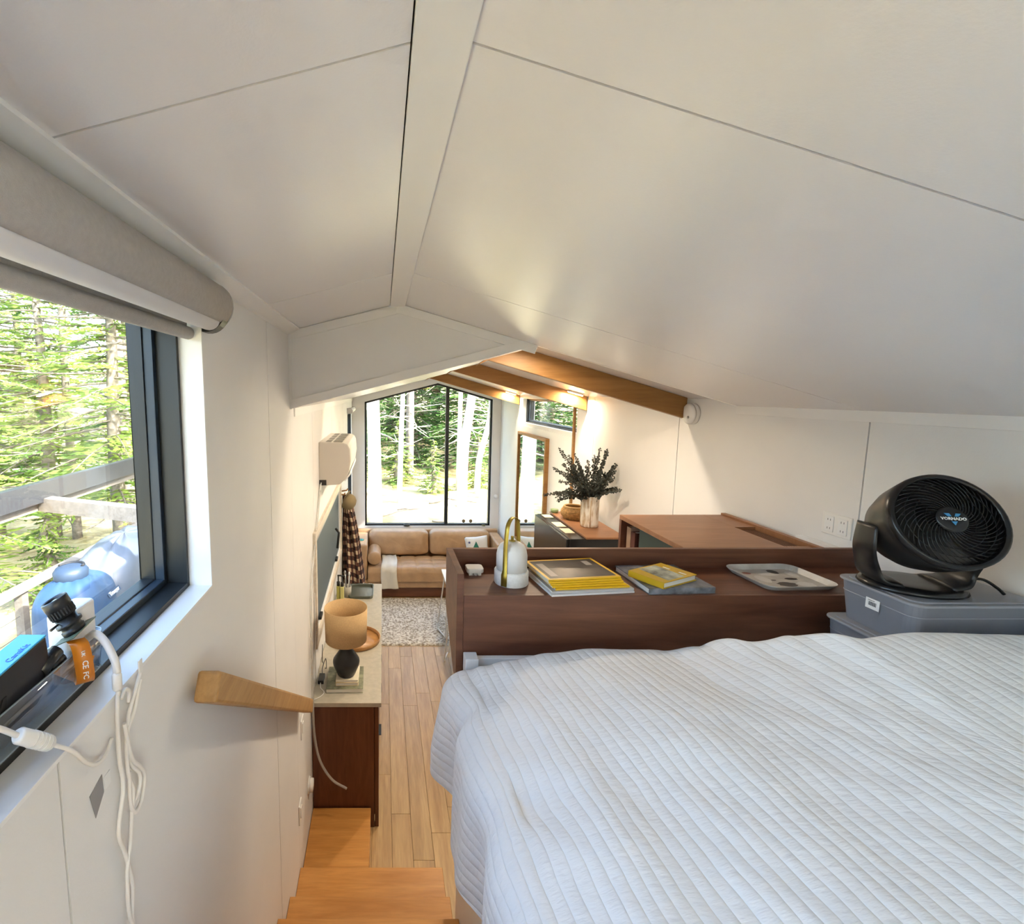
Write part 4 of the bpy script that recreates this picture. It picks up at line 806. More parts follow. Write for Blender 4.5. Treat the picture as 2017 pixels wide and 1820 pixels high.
for (x, y, a_, b_, mm) in ((-0.012, -0.052, 0.034, 0.022, dk), (0.045, -0.002, 0.024, 0.011, dk), (-0.030, -0.012, 0.010, 0.005, dk), (0.035, 0.070, 0.018, 0.022, dk), (-0.075, 0.060, 0.016, 0.012, mat('rust_print', (0.25, 0.09, 0.06), 0.35)), (-0.06, 0.0, 0.02, 0.035, mat('pale_print', (0.66, 0.63, 0.58), 0.35)), (0.055, -0.055, 0.03, 0.024, bpy.data.materials['pale_print']), (0.0, 0.045, 0.035, 0.014, bpy.data.materials['pale_print']), (0.085, 0.04, 0.016, 0.03, bpy.data.materials['pale_print'])):
    MB().add([(x+a_*math.cos(2*PI*j/16)*(1+0.15*math.sin(3*j+x*90)), y+b_*math.sin(2*PI*j/16), 0.0031) for j in range(16)], [list(range(16))]).build('printed_spot', mm, TY, local=True)
CH = thing('phone_charger', 'white plug charger lying at the left end of the walnut shelf', 'charger', (0.345, 1.80, SZ))
MB().prism(rrect(0.313, 0.377, 1.775, 1.83, 0.012), -0.6690, -0.651, 'z').build('body', 'whiteplastic', CH, bevel=0.003)
box('foot', 'whiteplastic', 0.322, 0.368, 1.782, 1.822, -0.6797, -0.6692, CH)
for xx in (0.338, 0.352): box('prong', 'chrome', xx-0.002, xx+0.002, 1.765, 1.7815, -0.678, -0.671, CH)
tag(MB().tube(spline([(0.525, 1.80, -0.676), (0.58, 1.845, -0.665), (0.70, 1.856, -0.652), (0.80, 1.850, -0.660), (0.855, 1.82, -0.672), (0.87, 1.79, -0.676)]), 0.0035, 6).build('charging_cable', 'rubber'), 'black cable arched along the shelf back behind the magazines', 'cable')
# ---------------------------------------------------------------- bed and coverlet
BD = thing('bed', 'white framed loft bed filling the right side of the loft', 'bed', (1.1, 0.4, -1.13))
box('side_rail', 'white', 0.272, 0.300, -1.60, 1.592, -1.128, -0.955, BD, bevel=0.002)
box('corner_post', 'white', 0.274, 0.318, 1.545, 1.594, -1.128, -0.878, BD, bevel=0.002)
box('foot_rail', 'white', 0.3185, XR-0.01, 1.572, 1.594, -1.128, -0.890, BD, bevel=0.002)
box('slat_base', 'white', 0.3005, XR-0.01, -1.60, 1.5545, -1.128, -1.05, BD)
box('mattress', mat('white_ticking', (0.75, 0.75, 0.73), 0.9), 0.36, XR-0.012, -1.58, 1.54, -1.0495, -0.905, BD, bevel=0.04, seg=4)
farz = [(0.15, -0.97), (0.248, -0.905), (0.321, -0.870), (0.403, -0.848), (0.533, -0.821), (0.663, -0.805), (0.778, -0.808), (0.888, -0.808), (0.978, -0.775), (1.067, -0.727), (1.161, -0.680), (1.231, -0.638), (1.407, -0.618), (1.70, -0.622), (1.86, -0.625)]
nearz = [(0.15, -0.92), (0.257, -0.865), (0.45, -0.815), (0.8, -0.765), (1.2, -0.70), (1.86, -0.64)]
fary = [(0.15, 1.535), (0.85, 1.535), (1.00, 1.49), (1.15, 1.38), (1.27, 1.275), (1.86, 1.265)]
def ztop(x, y):
    yf = interp(fary, x); t = min(1, max(0, (yf-y)/0.55)); t = t*t*(3-2*t)
    z_ = lerp(interp(farz, x), interp(nearz, x), t)
    e_ = min(1, max(0, (yf-y)/0.25)); z_ += e_*(0.010*mnoise.noise(Vector((x*3.1, y*3.1, 1.7))) + 0.006*mnoise.noise(Vector((x*9+y*6, (y-x)*4, 5))) + 0.0025*mnoise.noise(Vector((x*22+y*9, (y-x)*10, 8))))
    return z_
ST_, SR_, SD_ = 1.855-0.285, 0.135, 0.235      # lengths: flat top, rounded edge, hanging side
def cover(u, v):
    s = (1-u)*(ST_+SR_+SD_); 
    xx = max(1.855-s, 0.285); yf = interp(fary, xx); y = lerp(yf, -0.75, v**1.0)
    if s <= ST_:
        x, z_ = 1.855-s, ztop(1.855-s, y); k_ = max(0, 1-(ST_-s)/0.30)**2
        z_ += k_*(0.006*math.sin(y*17+1.1-2.2*(x-0.285))+0.005*math.sin(y*31+0.5+3*(x-0.285)))
    else:
        ze = ztop(0.285, y); r_ = SR_*2/PI
        if s <= ST_+SR_: a_ = (s-ST_)/r_; x, z_ = 0.285-r_*math.sin(a_), ze-r_*(1-math.cos(a_)); hang = 0.3*(s-ST_)/SR_
        else: dd_ = s-ST_-SR_; x, z_ = 0.285-r_-dd_*0.05, ze-r_-dd_; hang = 0.3+0.7*dd_/SD_
        # folds running down the hanging side, a deep one near the far corner
        f_ = 0.5*math.sin(y*17+1.1)+0.32*math.sin(y*31+0.5)+0.22*mnoise.noise(Vector((y*12, z_*4, 2)))
        f_ += -1.7*math.exp(-((y-1.30+0.05*hang)/0.028)**2) + 0.6*math.exp(-((y-1.42)/0.06)**2)
        x -= f_*0.038*min(1, hang*1.3); z_ += 0.012*math.sin(y*9)*hang
        x += 0.035*hang*max(0, min(1, (1.2-y)/0.8))
    d_ = (yf-y)
    if d_ < 0.07: e_ = 1-d_/0.07; z_ -= 0.075*(1-math.sqrt(max(0, 1-e_*e_)))*(1 if s <= ST_ else 0.4)
    return (x, y, z_)
cm = bpy.data.materials.new('white_ribbed_coverlet'); t_, p_ = nodes(cm); N_ = t_.nodes.new; L_ = t_.links.new
p_.inputs['Base Color'].default_value = (0.83, 0.825, 0.81, 1); p_.inputs['Roughness'].default_value = 0.85; p_.inputs['Sheen Weight'].default_value = 0.15
uvn = N_('ShaderNodeUVMap'); mp = N_('ShaderNodeMapping'); mp.inputs['Rotation'].default_value = (0, 0, math.radians(-5)); L_(uvn.outputs[0], mp.inputs[0])
nz0 = N_('ShaderNodeTexNoise'); nz0.inputs['Scale'].default_value = 5; L_(mp.outputs[0], nz0.inputs['Vector'])
va = N_('ShaderNodeVectorMath'); va.operation = 'SCALE'; va.inputs['Scale'].default_value = 0.022; L_(nz0.outputs[1], va.inputs[0])
vb = N_('ShaderNodeVectorMath'); L_(mp.outputs[0], vb.inputs[0]); L_(va.outputs[0], vb.inputs[1])
wv = N_('ShaderNodeTexWave'); wv.wave_type = 'BANDS'; wv.bands_direction = 'X'; wv.wave_profile = 'SIN'; wv.inputs['Scale'].default_value = 12.2; wv.inputs['Distortion'].default_value = 0.0; L_(vb.outputs[0], wv.inputs['Vector'])
pw_ = N_('ShaderNodeMath'); pw_.operation = 'POWER'; pw_.inputs[1].default_value = 0.28; L_(wv.outputs['Fac'], pw_.inputs[0])
mp2 = N_('ShaderNodeMapping'); mp2.inputs['Scale'].default_value = (28, 85, 1); L_(vb.outputs[0], mp2.inputs[0])
nz = N_('ShaderNodeTexNoise'); nz.inputs['Scale'].default_value = 1.0; nz.inputs['Detail'].default_value = 3; L_(mp2.outputs[0], nz.inputs['Vector'])
mu = N_('ShaderNodeMath'); mu.operation = 'MULTIPLY'; L_(pw_.outputs[0], mu.inputs[0]); 
ma = N_('ShaderNodeMath'); ma.operation = 'MULTIPLY_ADD'; ma.inputs[1].default_value = 1.5; ma.inputs[2].default_value = 0.25; L_(nz.outputs[0], ma.inputs[0]); L_(ma.outputs[0], mu.inputs[1])
bp_ = N_('ShaderNodeBump'); bp_.inputs['Strength'].default_value = 0.6; bp_.inputs['Distance'].default_value = 0.0042; L_(mu.outputs[0], bp_.inputs['Height']); L_(bp_.outputs[0], p_.inputs['Normal'])
TOT = ST_+SR_+SD_
tag(MB().grid(cover, 190, 230, uv=lambda u, v: ((1-u)*TOT*-1, v*2.28*-1)).build('coverlet', cm), 'white ribbed seersucker coverlet spread over the loft bed', 'bedspread')
# ---------------------------------------------------------------- storage bins and fan
bin_m = glass('frosted_clear_plastic', (0.78, 0.80, 0.84), 0.14, 0.18, 0.42, (0.46, 0.47, 0.52)); lid_m = glass('frosted_lid_plastic', (0.80, 0.82, 0.85), 0.16, 0.2, 0.55, (0.55, 0.56, 0.60))
def storage_bin(label, z0, z1, x0, x1, y0, y1):
    t = thing('storage_bin', label, 'storage bin', ((x0+x1)/2, (y0+y1)/2, z0), group='clear bins by the fan')
    mb = MB(); A_, B_ = rrect(x0+0.02, x1-0.02, y0+0.02, y1-0.02, 0.03), rrect(x0+0.008, x1-0.008, y0+0.008, y1-0.008, 0.03); n = len(A_)
    mb.add([(x, y, z0) for x, y in A_]+[(x, y, z1-0.013) for x, y in B_], [[j, (j+1) % n, n+(j+1) % n, n+j] for j in range(n)] + [list(range(n))[::-1]])
    mb.build('tub', bin_m, t, solid=0.002)
    MB().prism(rrect(x0, x1, y0, y1, 0.035), z1-0.012, z1-0.004, 'z').build('lid', lid_m, t, bevel=0.003)
    MB().prism(rrect(x0+0.016, x1-0.016, y0+0.016, y1-0.016, 0.03), z1-0.0038, z1, 'z').build('lid_panel', lid_m, t)
    MB().tube([(x, y, z1-0.045) for x, y in rrect(x0+0.010, x1-0.010, y0+0.010, y1-0.010, 0.03)+rrect(x0+0.010, x1-0.010, y0+0.010, y1-0.010, 0.03)[:1]], 0.0016, 5, cap=False).build('moulding', lid_m, t)
    return t
storage_bin('lower frosted plastic bin half hidden behind the coverlet', -0.9045, -0.715, 1.448, 1.850, 1.285, 1.560)
SB = storage_bin('upper frosted plastic bin with the black fan on its lid', -0.7148, -0.580, 1.470, 1.850, 1.300, 1.552)
mf = frame3((1.4762, 1.425, -0.633), (0, -1, 0), (0, 0, 1))
MB().box(-0.021, 0.021, -0.016, 0.016, 0, 0.0006, mf).build('price_sticker', 'white', SB)
for i in range(14): MB().box(-0.012+i*0.0017, -0.012+i*0.0017+(0.0010 if i % 3 else 0.0005), -0.006, 0.006, 0.0007, 0.0009, mf).build('barcode_bar', 'blackmatte', SB)
MB().box(-0.014, 0.006, 0.009, 0.0105, 0.0007, 0.0009, mf).build('sticker_print', 'blackmatte', SB)
FN = thing('desk_fan', 'black tilted air circulator fan on the upper plastic bin', 'fan', (1.62, 1.43, -0.5798))
fnrm = Vector((-0.20, -0.86, 0.47)).normalized(); fc = Vector((1.545, 1.318, -0.347))
fx = Vector((0, 0, 1)).cross(fnrm).normalized()          # to the right as seen from the front
fm = frame3(fc, fx, fnrm.cross(fx))
fbody = mat('fan_black', (0.007, 0.007, 0.008), 0.26); fgrey = mat('fan_black_satin', (0.011, 0.011, 0.012), 0.36)
MB().lathe([(0.129, 0.0), (0.134, -0.010), (0.133, -0.030), (0.127, -0.085), (0.113, -0.135), (0.094, -0.17), (0.066, -0.19), (0.0, -0.198)], (0, 0, 0), 48, fm, cap=False).build('housing', fgrey, FN)
MB().lathe([(0.1345, -0.010), (0.1325, 0.004), (0.126, 0.008), (0.119, 0.002), (0.117, -0.012)], (0, 0, 0), 48, fm, cap=False).build('front_ring', fbody, FN)
MB().lathe([(0.126, -0.055), (0.0, -0.058)], (0, 0, 0), 32, fm, cap=False).build('inner_plate', 'blackmatte', FN)
gl = MB()
for k in range(40):
    a0 = 2*PI*k/40; pts = []
    for i in range(9):
        t = i/8; r_ = lerp(0.032, 0.120, t); an = a0+1.15*t; pts.append(fm @ Vector((r_*math.cos(an), r_*math.sin(an), 0.010*(1-t*t)+0.002)))
    gl.tube(pts, 0.0013, 4)
gl.build('spiral_grille', fbody, FN)
for r_ in (0.055, 0.078, 0.100): MB().tube([fm @ Vector((r_*math.cos(2*PI*j/40), r_*math.sin(2*PI*j/40), 0.007*(1-(r_/0.14)**2))) for j in range(41)], 0.0012, 4, cap=False).build('grille_ring', fbody, FN)
MB().lathe([(0.037, 0.006), (0.036, 0.0135), (0.030, 0.016), (0.0, 0.0165)], (0, 0, 0), 28, fm).build('badge', fbody, FN)
lm_ = fm @ Matrix.Translation((0, 0, 0.0172))
text_mb('VORNADO', 0.0112, lm_ @ Matrix.Translation((0, 0.001, 0)), 0.0003, 0.0003).build('brand_lettering', 'white', FN)
bl_ = mat('logo_blue', (0.06, 0.28, 0.55), 0.4)
MB().prism([(-0.019, 0.016), (-0.007, 0.016), (-0.003, 0.0075), (-0.012, 0.0075)], 0, 0.0004, 'z', lm_).prism([(0.007, 0.016), (0.019, 0.016), (0.012, 0.0075), (0.003, 0.0075)], 0, 0.0004, 'z', lm_).prism([(-0.007, -0.006), (0.007, -0.006), (0.0, -0.017)], 0, 0.0004, 'z', lm_).build('logo', bl_, FN)
for k in range(3):
    bl2 = MB(); 
    def blade(u, v, k=k):
        an = 2*PI*k/3+lerp(-0.5, 0.5, u)+0.5*v; r_ = lerp(0.03, 0.112, v); return fm @ Vector((r_*math.cos(an), r_*math.sin(an), -0.035+0.028*(u-0.5)))
    bl2.grid(blade, 8, 6); bl2.build('blade', 'blackplastic', FN)
# yoke: two arms sweeping from the tilting head down to an oval foot
pl = fm @ Vector((-0.122, -0.01, -0.105)); pr = fm @ Vector((0.122, -0.01, -0.105))
foot = Vector((1.590, 1.432, -0.5798))
def arm(p, sx):
    side = fx*sx; pts = spline([p+side*0.006+Vector((0, 0, 0.02)), p+side*0.008+Vector((0.0, 0.0, -0.05)), Vector((foot.x, foot.y, 0))+side*0.116+Vector((0, 0.0, -0.515)), Vector((foot.x, foot.y, 0))+side*0.100+Vector((0, 0, -0.552)), Vector((foot.x, foot.y, 0))+side*0.06+Vector((0, 0, -0.562))], 6)
    mb = MB(); n_ = len(pts); vs = []
    for i, q_ in enumerate(pts):
        t = i/(n_-1); wdt = lerp(0.044, 0.070, t); th = lerp(0.008, 0.012, t); f_ = Vector((fnrm.x, fnrm.y, 0)).normalized()
        tan = (pts[min(i+1, n_-1)]-pts[max(i-1, 0)]).normalized(); nn_ = tan.cross(f_).normalized()
        for j in range(10): a_ = 2*PI*j/10; vs.append(q_+f_*wdt*math.cos(a_)+nn_*th*math.sin(a_))
    mb.add(vs, [[i*10+j, i*10+(j+1) % 10, (i+1)*10+(j+1) % 10, (i+1)*10+j] for i in range(n_-1) for j in range(10)] + [list(range(10))[::-1], list(range((n_-1)*10, n_*10))], True)
    mb.build('yoke_arm', fgrey, FN)
arm(pl, -1); arm(pr, 1)
fr = frame3(foot, fx, Vector((0, 0, 1)).cross(fx))
mb = MB(); nseg = 32
lv = [(0.122, 0.100, 0.0), (0.126, 0.104, 0.004), (0.120, 0.098, 0.014), (0.095, 0.075, 0.020), (0.055, 0.045, 0.020)]
mb.add([fr @ Vector((a_*math.cos(2*PI*j/nseg), b_*math.sin(2*PI*j/nseg), h_)) for a_, b_, h_ in lv for j in range(nseg)], [[r*nseg+j, r*nseg+(j+1) % nseg, (r+1)*nseg+(j+1) % nseg, (r+1)*nseg+j] for r in range(4) for j in range(nseg)] + [list(range(nseg))[::-1], list(range(4*nseg, 5*nseg))], True)
mb.build('foot', fbody, FN)
MB().tube(spline([(1.70, 1.40, -0.545), (1.745, 1.385, -0.54), (1.775, 1.372, -0.560), (1.79, 1.365, -0.577)]), 0.0042, 7).build('power_cord', fbody, FN)
# ---------------------------------------------------------------- outdoors: ground, lake, deck, covered grills, trees
def gz(x, y):
    z_ = -3.55 + 0.02*max(0, y-9) - 0.10*max(0, -x-5.0) + 0.0*x
    if y > 22: z_ += 0.10*(y-22)
    if x > 4: z_ += 0.03*(x-4)
    return max(z_, -6.2) + 0.12*mnoise.noise(Vector((x*0.35, y*0.35, 0)))
gm = bpy.data.materials.new('forest_floor'); t_, p_ = nodes(gm); tc = t_.nodes.new('ShaderNodeTexCoord')
n1 = t_.nodes.new('ShaderNodeTexNoise'); n1.inputs['Scale'].default_value = 1.1; n1.inputs['Detail'].default_value = 9; n1.inputs['Roughness'].default_value = 0.68; t_.links.new(tc.outputs['Object'], n1.inputs['Vector'])
r1 = t_.nodes.new('ShaderNodeValToRGB'); e = r1.color_ramp.elements; e[0].position = 0.32; e[0].color = (0.20, 0.13, 0.055, 1); e[1].position = 0.66; e[1].color = (0.62, 0.54, 0.36, 1); q = e.new(0.48); q.color = (0.46, 0.36, 0.17, 1)
t_.links.new(n1.outputs[0], r1.inputs[0])
n2 = t_.nodes.new('ShaderNodeTexNoise'); n2.inputs['Scale'].default_value = 0.35; n2.inputs['Detail'].default_value = 3; t_.links.new(tc.outputs['Object'], n2.inputs['Vector'])
r2 = t_.nodes.new('ShaderNodeValToRGB'); r2.color_ramp.elements[0].position = 0.52; r2.color_ramp.elements[1].position = 0.68; t_.links.new(n2.outputs[0], r2.inputs[0])
mx = t_.nodes.new('ShaderNodeMix'); mx.data_type = 'RGBA'; mx.inputs[7].default_value = (0.22, 0.27, 0.06, 1); t_.links.new(r2.outputs[0], mx.inputs[0]); t_.links.new(r1.outputs[0], mx.inputs[6]); t_.links.new(mx.outputs[2], p_.inputs['Base Color']); p_.inputs['Roughness'].default_value = 1.0
bb = t_.nodes.new('ShaderNodeBump'); bb.inputs['Strength'].default_value = 0.6; bb.inputs['Distance'].default_value = 0.2; t_.links.new(n1.outputs[0], bb.inputs['Height']); t_.links.new(bb.outputs[0], p_.inputs['Normal'])
GR = MB().grid(lambda u, v: (lerp(-60, 60, u), lerp(-30, 90, v), gz(lerp(-60, 60, u), lerp(-30, 90, v))), 120, 120).build('ground', gm, loc=(0, 0, -3.55))
struct(GR)
lk = mat('lake_water', (0.06, 0.20, 0.34), 0.12, bump=0.4, bscale=1.2)
tag(MB().box(-160, -15, -60, 140, -6.6, -5.62).build('lake', lk), 'blue lake water beyond the trees on the left', 'lake', kind='stuff')
# deck
DK = struct(MB().box(-3.95, XL-WT-0.01, -1.5, 8.2, -3.30, -3.115).build('floor_deck', mat('deck_joist', (0.10, 0.08, 0.06), 0.9)))
dwood = wood('weathered_deck', (0.16, 0.135, 0.11), (0.28, 0.245, 0.205), 1, 6, 10, 0.8, 0.3, 0.12)
for i in range(23): box('deck_board', dwood, -3.94+i*0.143, -3.94+i*0.143+0.137, -1.5, 8.2, -3.114, -3.085, DK)
RL = thing('deck_railing', 'weathered grey wooden railing along the outer deck edge', 'railing', (-3.85, 3.5, -3.085))
box('top_rail', dwood, -3.92, -3.76, -1.5, 8.15, -2.085, -2.045, RL, bevel=0.004)
for yy in (-0.4, 1.4, 3.2, 5.03, 6.8, 8.05): box('post', dwood, -3.89, -3.80, yy-0.045, yy+0.045, -3.085, -2.0855, RL)
for zz in (-2.95, -2.75, -2.55, -2.35): MB().tube([(-3.845, -1.5, zz), (-3.845, 8.1, zz)], 0.004, 6).build('cable', 'aluminium', RL)
PG = thing('pergola', 'dark steel and grey timber pergola frame over the deck', 'pergola', (-4.05, 4, -3.55))
box('fascia', mat('charcoal_steel', (0.035, 0.037, 0.042), 0.35), -4.10, -4.00, -1.0, 13.0, -1.285, -1.045, PG, bevel=0.004)
box('timber_beam', dwood, -4.20, -4.105, -1.0, 13.0, -1.40, -1.20, PG)
MB().add([Vector(p) for p in ((-4.09, 5.75, -1.24), (-4.03, 5.88, -1.24), (-1.60, 4.98, -1.24), (-1.66, 4.85, -1.24), (-4.09, 5.75, -1.40), (-4.03, 5.88, -1.40), (-1.60, 4.98, -1.40), (-1.66, 4.85, -1.40))], [[0, 1, 2, 3], [7, 6, 5, 4], [0, 4, 5, 1], [1, 5, 6, 2], [2, 6, 7, 3], [3, 7, 4, 0]]).build('brace_plank', dwood, PG)
for yy in (4.9, 12.8): box('post', dwood, -4.19, -4.07, yy-0.06, yy+0.06, -3.75, -1.4005, PG)
def cover_shape(cx, cy, w, d, h, top, seed, rz=0):
    """fabric cover over a grill: rounded top, flaring folds towards the hem"""
    rot = Matrix.Rotation(rz, 3, 'Z')
    def fn(u, v):
        an = 2*PI*u; c_, s_ = math.cos(an), math.sin(an); k_ = (abs(c_)**5+abs(s_)**5)**(-0.2)
        if v < 0.35:
            t = v/0.35; rr_ = math.sin(t*PI/2)**0.75; zz = h-(h-top)*(1-math.cos(t*PI/2))
        else:
            t = (v-0.35)/0.65; rr_ = 1+0.10*t+0.035*t*math.sin(an*9+seed)+0.05*mnoise.noise(Vector((c_*2+seed, s_*2, t*2.0))); zz = top*(1-t)
        zz += 0.03*mnoise.noise(Vector((c_*3, s_*3+seed, v*4)))*(v < 0.5)
        p_ = rot @ Vector((c_*k_*d*rr_, s_*k_*w*rr_, 0)); return (cx+p_.x, cy+p_.y, -3.085+max(zz, 0.004))
    return MB().grid(fn, 80, 36)
G1 = thing('covered_grill', 'large grill under a pale grey fabric cover on the deck', 'grill', (-3.2, 6.3, -3.085))
cover_shape(-3.25, 6.05, 0.92, 0.36, 1.34, 0.95, 1.3, 0.10).build('cover', mat('pale_grey_cover', (0.115, 0.13, 0.155), 0.45, bump=0.2, bscale=9, var=0.1, vscale=3), G1)
lmx = frame3((-2.95, 6.20, -1.92), (0, 1, 0.0), (-0.75, 0, 0.66))
MB().prism(rrect(-0.115, 0.115, -0.065, 0.065, 0.01), 0, 0.004, 'z', lmx).build('badge_border', 'white', G1)
MB().prism(rrect(-0.103, 0.103, -0.053, 0.053, 0.008), 0.0042, 0.006, 'z', lmx).build('badge', mat('badge_navy', (0.02, 0.04, 0.13), 0.4), G1)
text_mb('weber', 0.075, lmx @ Matrix.Translation((0, 0, 0.0072)), 0.0008, 0.0012).build('badge_lettering', 'white', G1)
MB().tube([(-3.22, 6.35, -3.085), (-3.22, 6.35, -2.3)], 0.25, 12).build('grill_body', 'blackmatte', G1)
G2 = thing('covered_smoker', 'smaller grill under a navy blue fabric cover on the deck', 'grill', (-2.95, 4.55, -3.085))
cover_shape(-2.98, 4.60, 0.34, 0.28, 1.36, 1.05, 4.1, 0.1).build('cover', mat('navy_cover', (0.025, 0.065, 0.14), 0.5, bump=0.25, bscale=9, var=0.2, vscale=4), G2)
MB().lathe([(0.13, 1.30), (0.145, 1.34), (0.15, 1.40), (0.12, 1.44), (0.05, 1.45), (0.0, 1.44)], (-2.98, 4.55, -3.085), 20).build('chimney_hood', mat('navy_cover_top', (0.03, 0.05, 0.085), 0.5), G2)
MB().tube([(-2.98+0.11*math.cos(a_), 4.55+0.11*math.sin(a_), -1.64) for a_ in [PI*i/8 for i in range(9)]], 0.014, 6).build('carry_loop', 'blackmatte', G2)
tmx = frame3((-2.70, 4.76, -1.98), (0, 1, 0.05), (-0.5, 0, 0.8))
MB().prism(rrect(-0.105, 0.105, -0.026, 0.026, 0.006), 0, 0.004, 'z', tmx).build('badge', bpy.data.materials['navy_cover_top'], G2)
text_mb('Traeger', 0.052, tmx @ Matrix.Translation((0, 0, 0.006)), 0.001, 0.0016).build('badge_lettering', 'white', G2)
MB().tube([(-2.98, 4.62, -3.085), (-2.98, 4.62, -2.3)], 0.16, 12).build('smoker_body', 'blackmatte', G2)
# trees
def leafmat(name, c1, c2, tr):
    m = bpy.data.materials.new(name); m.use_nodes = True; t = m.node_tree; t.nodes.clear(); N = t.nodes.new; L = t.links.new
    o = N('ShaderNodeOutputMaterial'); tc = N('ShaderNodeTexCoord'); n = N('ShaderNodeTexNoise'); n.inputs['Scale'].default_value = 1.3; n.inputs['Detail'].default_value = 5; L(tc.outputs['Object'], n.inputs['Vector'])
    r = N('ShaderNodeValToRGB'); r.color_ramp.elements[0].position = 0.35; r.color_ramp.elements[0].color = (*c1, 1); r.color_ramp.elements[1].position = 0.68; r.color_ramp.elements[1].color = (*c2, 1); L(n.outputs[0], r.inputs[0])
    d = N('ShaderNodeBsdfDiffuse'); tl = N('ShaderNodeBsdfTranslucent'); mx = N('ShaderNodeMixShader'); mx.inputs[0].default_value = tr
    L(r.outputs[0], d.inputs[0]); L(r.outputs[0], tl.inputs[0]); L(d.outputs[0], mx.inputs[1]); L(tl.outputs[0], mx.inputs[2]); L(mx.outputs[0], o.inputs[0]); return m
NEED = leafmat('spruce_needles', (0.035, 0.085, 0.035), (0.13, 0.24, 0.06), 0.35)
NEEL = leafmat('sunny_spruce_needles', (0.10, 0.20, 0.05), (0.42, 0.52, 0.12), 0.45)  # lighter copy of the needle green, backlit sun put into the colour
BARK = mat('grey_bark', (0.20, 0.17, 0.14), 0.95, bump=0.5, bscale=14, var=0.4, vscale=9)
BIRCH = mat('pale_birch_bark', (0.62, 0.57, 0.48), 0.85, bump=0.3, bscale=20, var=0.3, vscale=7)
def conifer_mesh(seed, h, rad, zlo, nb, ntw, bare=0.0):
    rn = random.Random(seed); tr = MB(); fo = MB()
    tr.tube([(0.10*math.sin(i*1.3+seed)*i/8, 0.08*math.cos(i*1.1)*i/8, h*i/8-0.3) for i in range(9)], [0.17*(1-i/9)+0.015 for i in range(9)], 9)
    for k in range(nb):
        z0 = lerp(zlo, h*0.97, (k+rn.random())/nb); L_ = rad*max(0.08, (1-(z0/h)))**0.75*rn.uniform(0.65, 1.15); an = k*2.399+rn.uniform(-0.4, 0.4)
        d = Vector((math.cos(an), math.sin(an), 0)); sd = Vector((-d.y, d.x, 0)); droop = rn.uniform(0.10, 0.34)
        P_ = lambda t: Vector((0, 0, z0))+d*(L_*t)+Vector((0, 0, -droop*L_*t*t*1.4+0.16*L_*t**3))
        tr.tube([P_(t/4) for t in range(5)], [0.022*(1-t/5)+0.004 for t in range(5)], 4, cap=False)
        dead = rn.random() < bare
        for i in range(ntw):
            t = (i+1.0)/ntw*0.98+0.02; sl = (0.30*(1-t)+0.10)*L_*rn.uniform(0.6, 1.2); sl = min(sl, 0.62)
            for sg in (-1, 1):
                tw = (sd*sg*0.80+d*0.65+Vector((0, 0, rn.uniform(-0.30, 0.12)))).normalized(); p0 = P_(t); 
                if dead:
                    if i % 2: tr.tube([p0, p0+tw*sl*0.8], [0.005, 0.002], 3, cap=False)
                    continue
                nn_ = tw.cross(Vector((0, 0, 1))).normalized()
                for q in range(3):
                    a_ = p0+tw*sl*(q/3); b_ = p0+tw*sl*((q+1.25)/3); w_ = rn.uniform(0.022, 0.045)*(1.2-0.25*q); up_ = Vector((0, 0, rn.uniform(-0.03, 0.03)))
                    fo.add([a_, a_.lerp(b_, 0.45)+nn_*w_+up_, b_+up_*0.5, a_.lerp(b_, 0.45)-nn_*w_-up_], [[0, 1, 2, 3]])
    return tr, fo
PROTO = {}
def proto(key, *a, leaf=None, **k):
    tr, fo = conifer_mesh(*a, **k); PROTO[key] = (tr, fo, leaf)
def plant(name, key, label, x, y, s, rz, group, cat='tree', bark='grey_bark'):
    t = thing(name, label, cat, (x, y, gz(x, y)-0.1), (0, 0, rz), group, scale=s); BASE[t.name] = (0, 0, 0)
    tr, fo, leaf = PROTO[key]
    if not isinstance(tr, bpy.types.Mesh):
        a_ = tr.build('trunk', bpy.data.materials[bark], t, local=True); b_ = fo.build('foliage', leaf, t, local=True); PROTO[key] = (a_.data, b_.data, leaf)
    else:
        for nm, me in (('trunk', tr), ('foliage', fo)):
            o = bpy.data.objects.new(nm, me); COL.objects.link(o); o.parent = t
    return t
proto('dark1', 5, 11.0, 2.3, 0.3, 210, 14, leaf=NEED); proto('dark2', 8, 9.0, 2.0, 0.2, 180, 14, leaf=NEED)
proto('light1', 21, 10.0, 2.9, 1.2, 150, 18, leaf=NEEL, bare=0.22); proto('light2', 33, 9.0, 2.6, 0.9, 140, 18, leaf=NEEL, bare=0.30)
proto('young', 41, 2.2, 0.9, 0.05, 60, 9, leaf=NEEL)
where = ['far left', 'left', 'centre left', 'centre', 'centre right', 'right', 'far right']
back = [(-6.5, 21, 'dark1', 1.05), (-3.6, 23, 'dark2', 1.2), (-1.2, 20.5, 'dark1', 1.0), (1.4, 22.5, 'dark2', 1.25), (3.6, 21, 'dark1', 1.1), (6.4, 22.5, 'dark2', 1.2), (9.2, 21.5, 'dark1', 1.1)]
for i, (x, y, k_, s) in enumerate(back):
    plant('spruce_tree', k_, 'dark green spruce in the front row behind the gable window, %s' % where[i], x, y, s, i*1.7, 'dark spruces behind the gable window')
for i, (x, y, k_, s) in enumerate([(-8.5, 27, 'dark2', 1.4), (-5, 28, 'dark1', 1.3), (-2.2, 26.5, 'dark2', 1.5), (0.4, 27.5, 'dark1', 1.35), (3.0, 28, 'dark2', 1.5), (6.0, 27, 'dark1', 1.3), (9.5, 28, 'dark2', 1.5)]):
    plant('spruce_tree', k_, 'tall dark spruce in the back row behind the gable window, %s' % where[i], x, y, s, i*2.3+0.5, 'dark spruces behind the gable window')
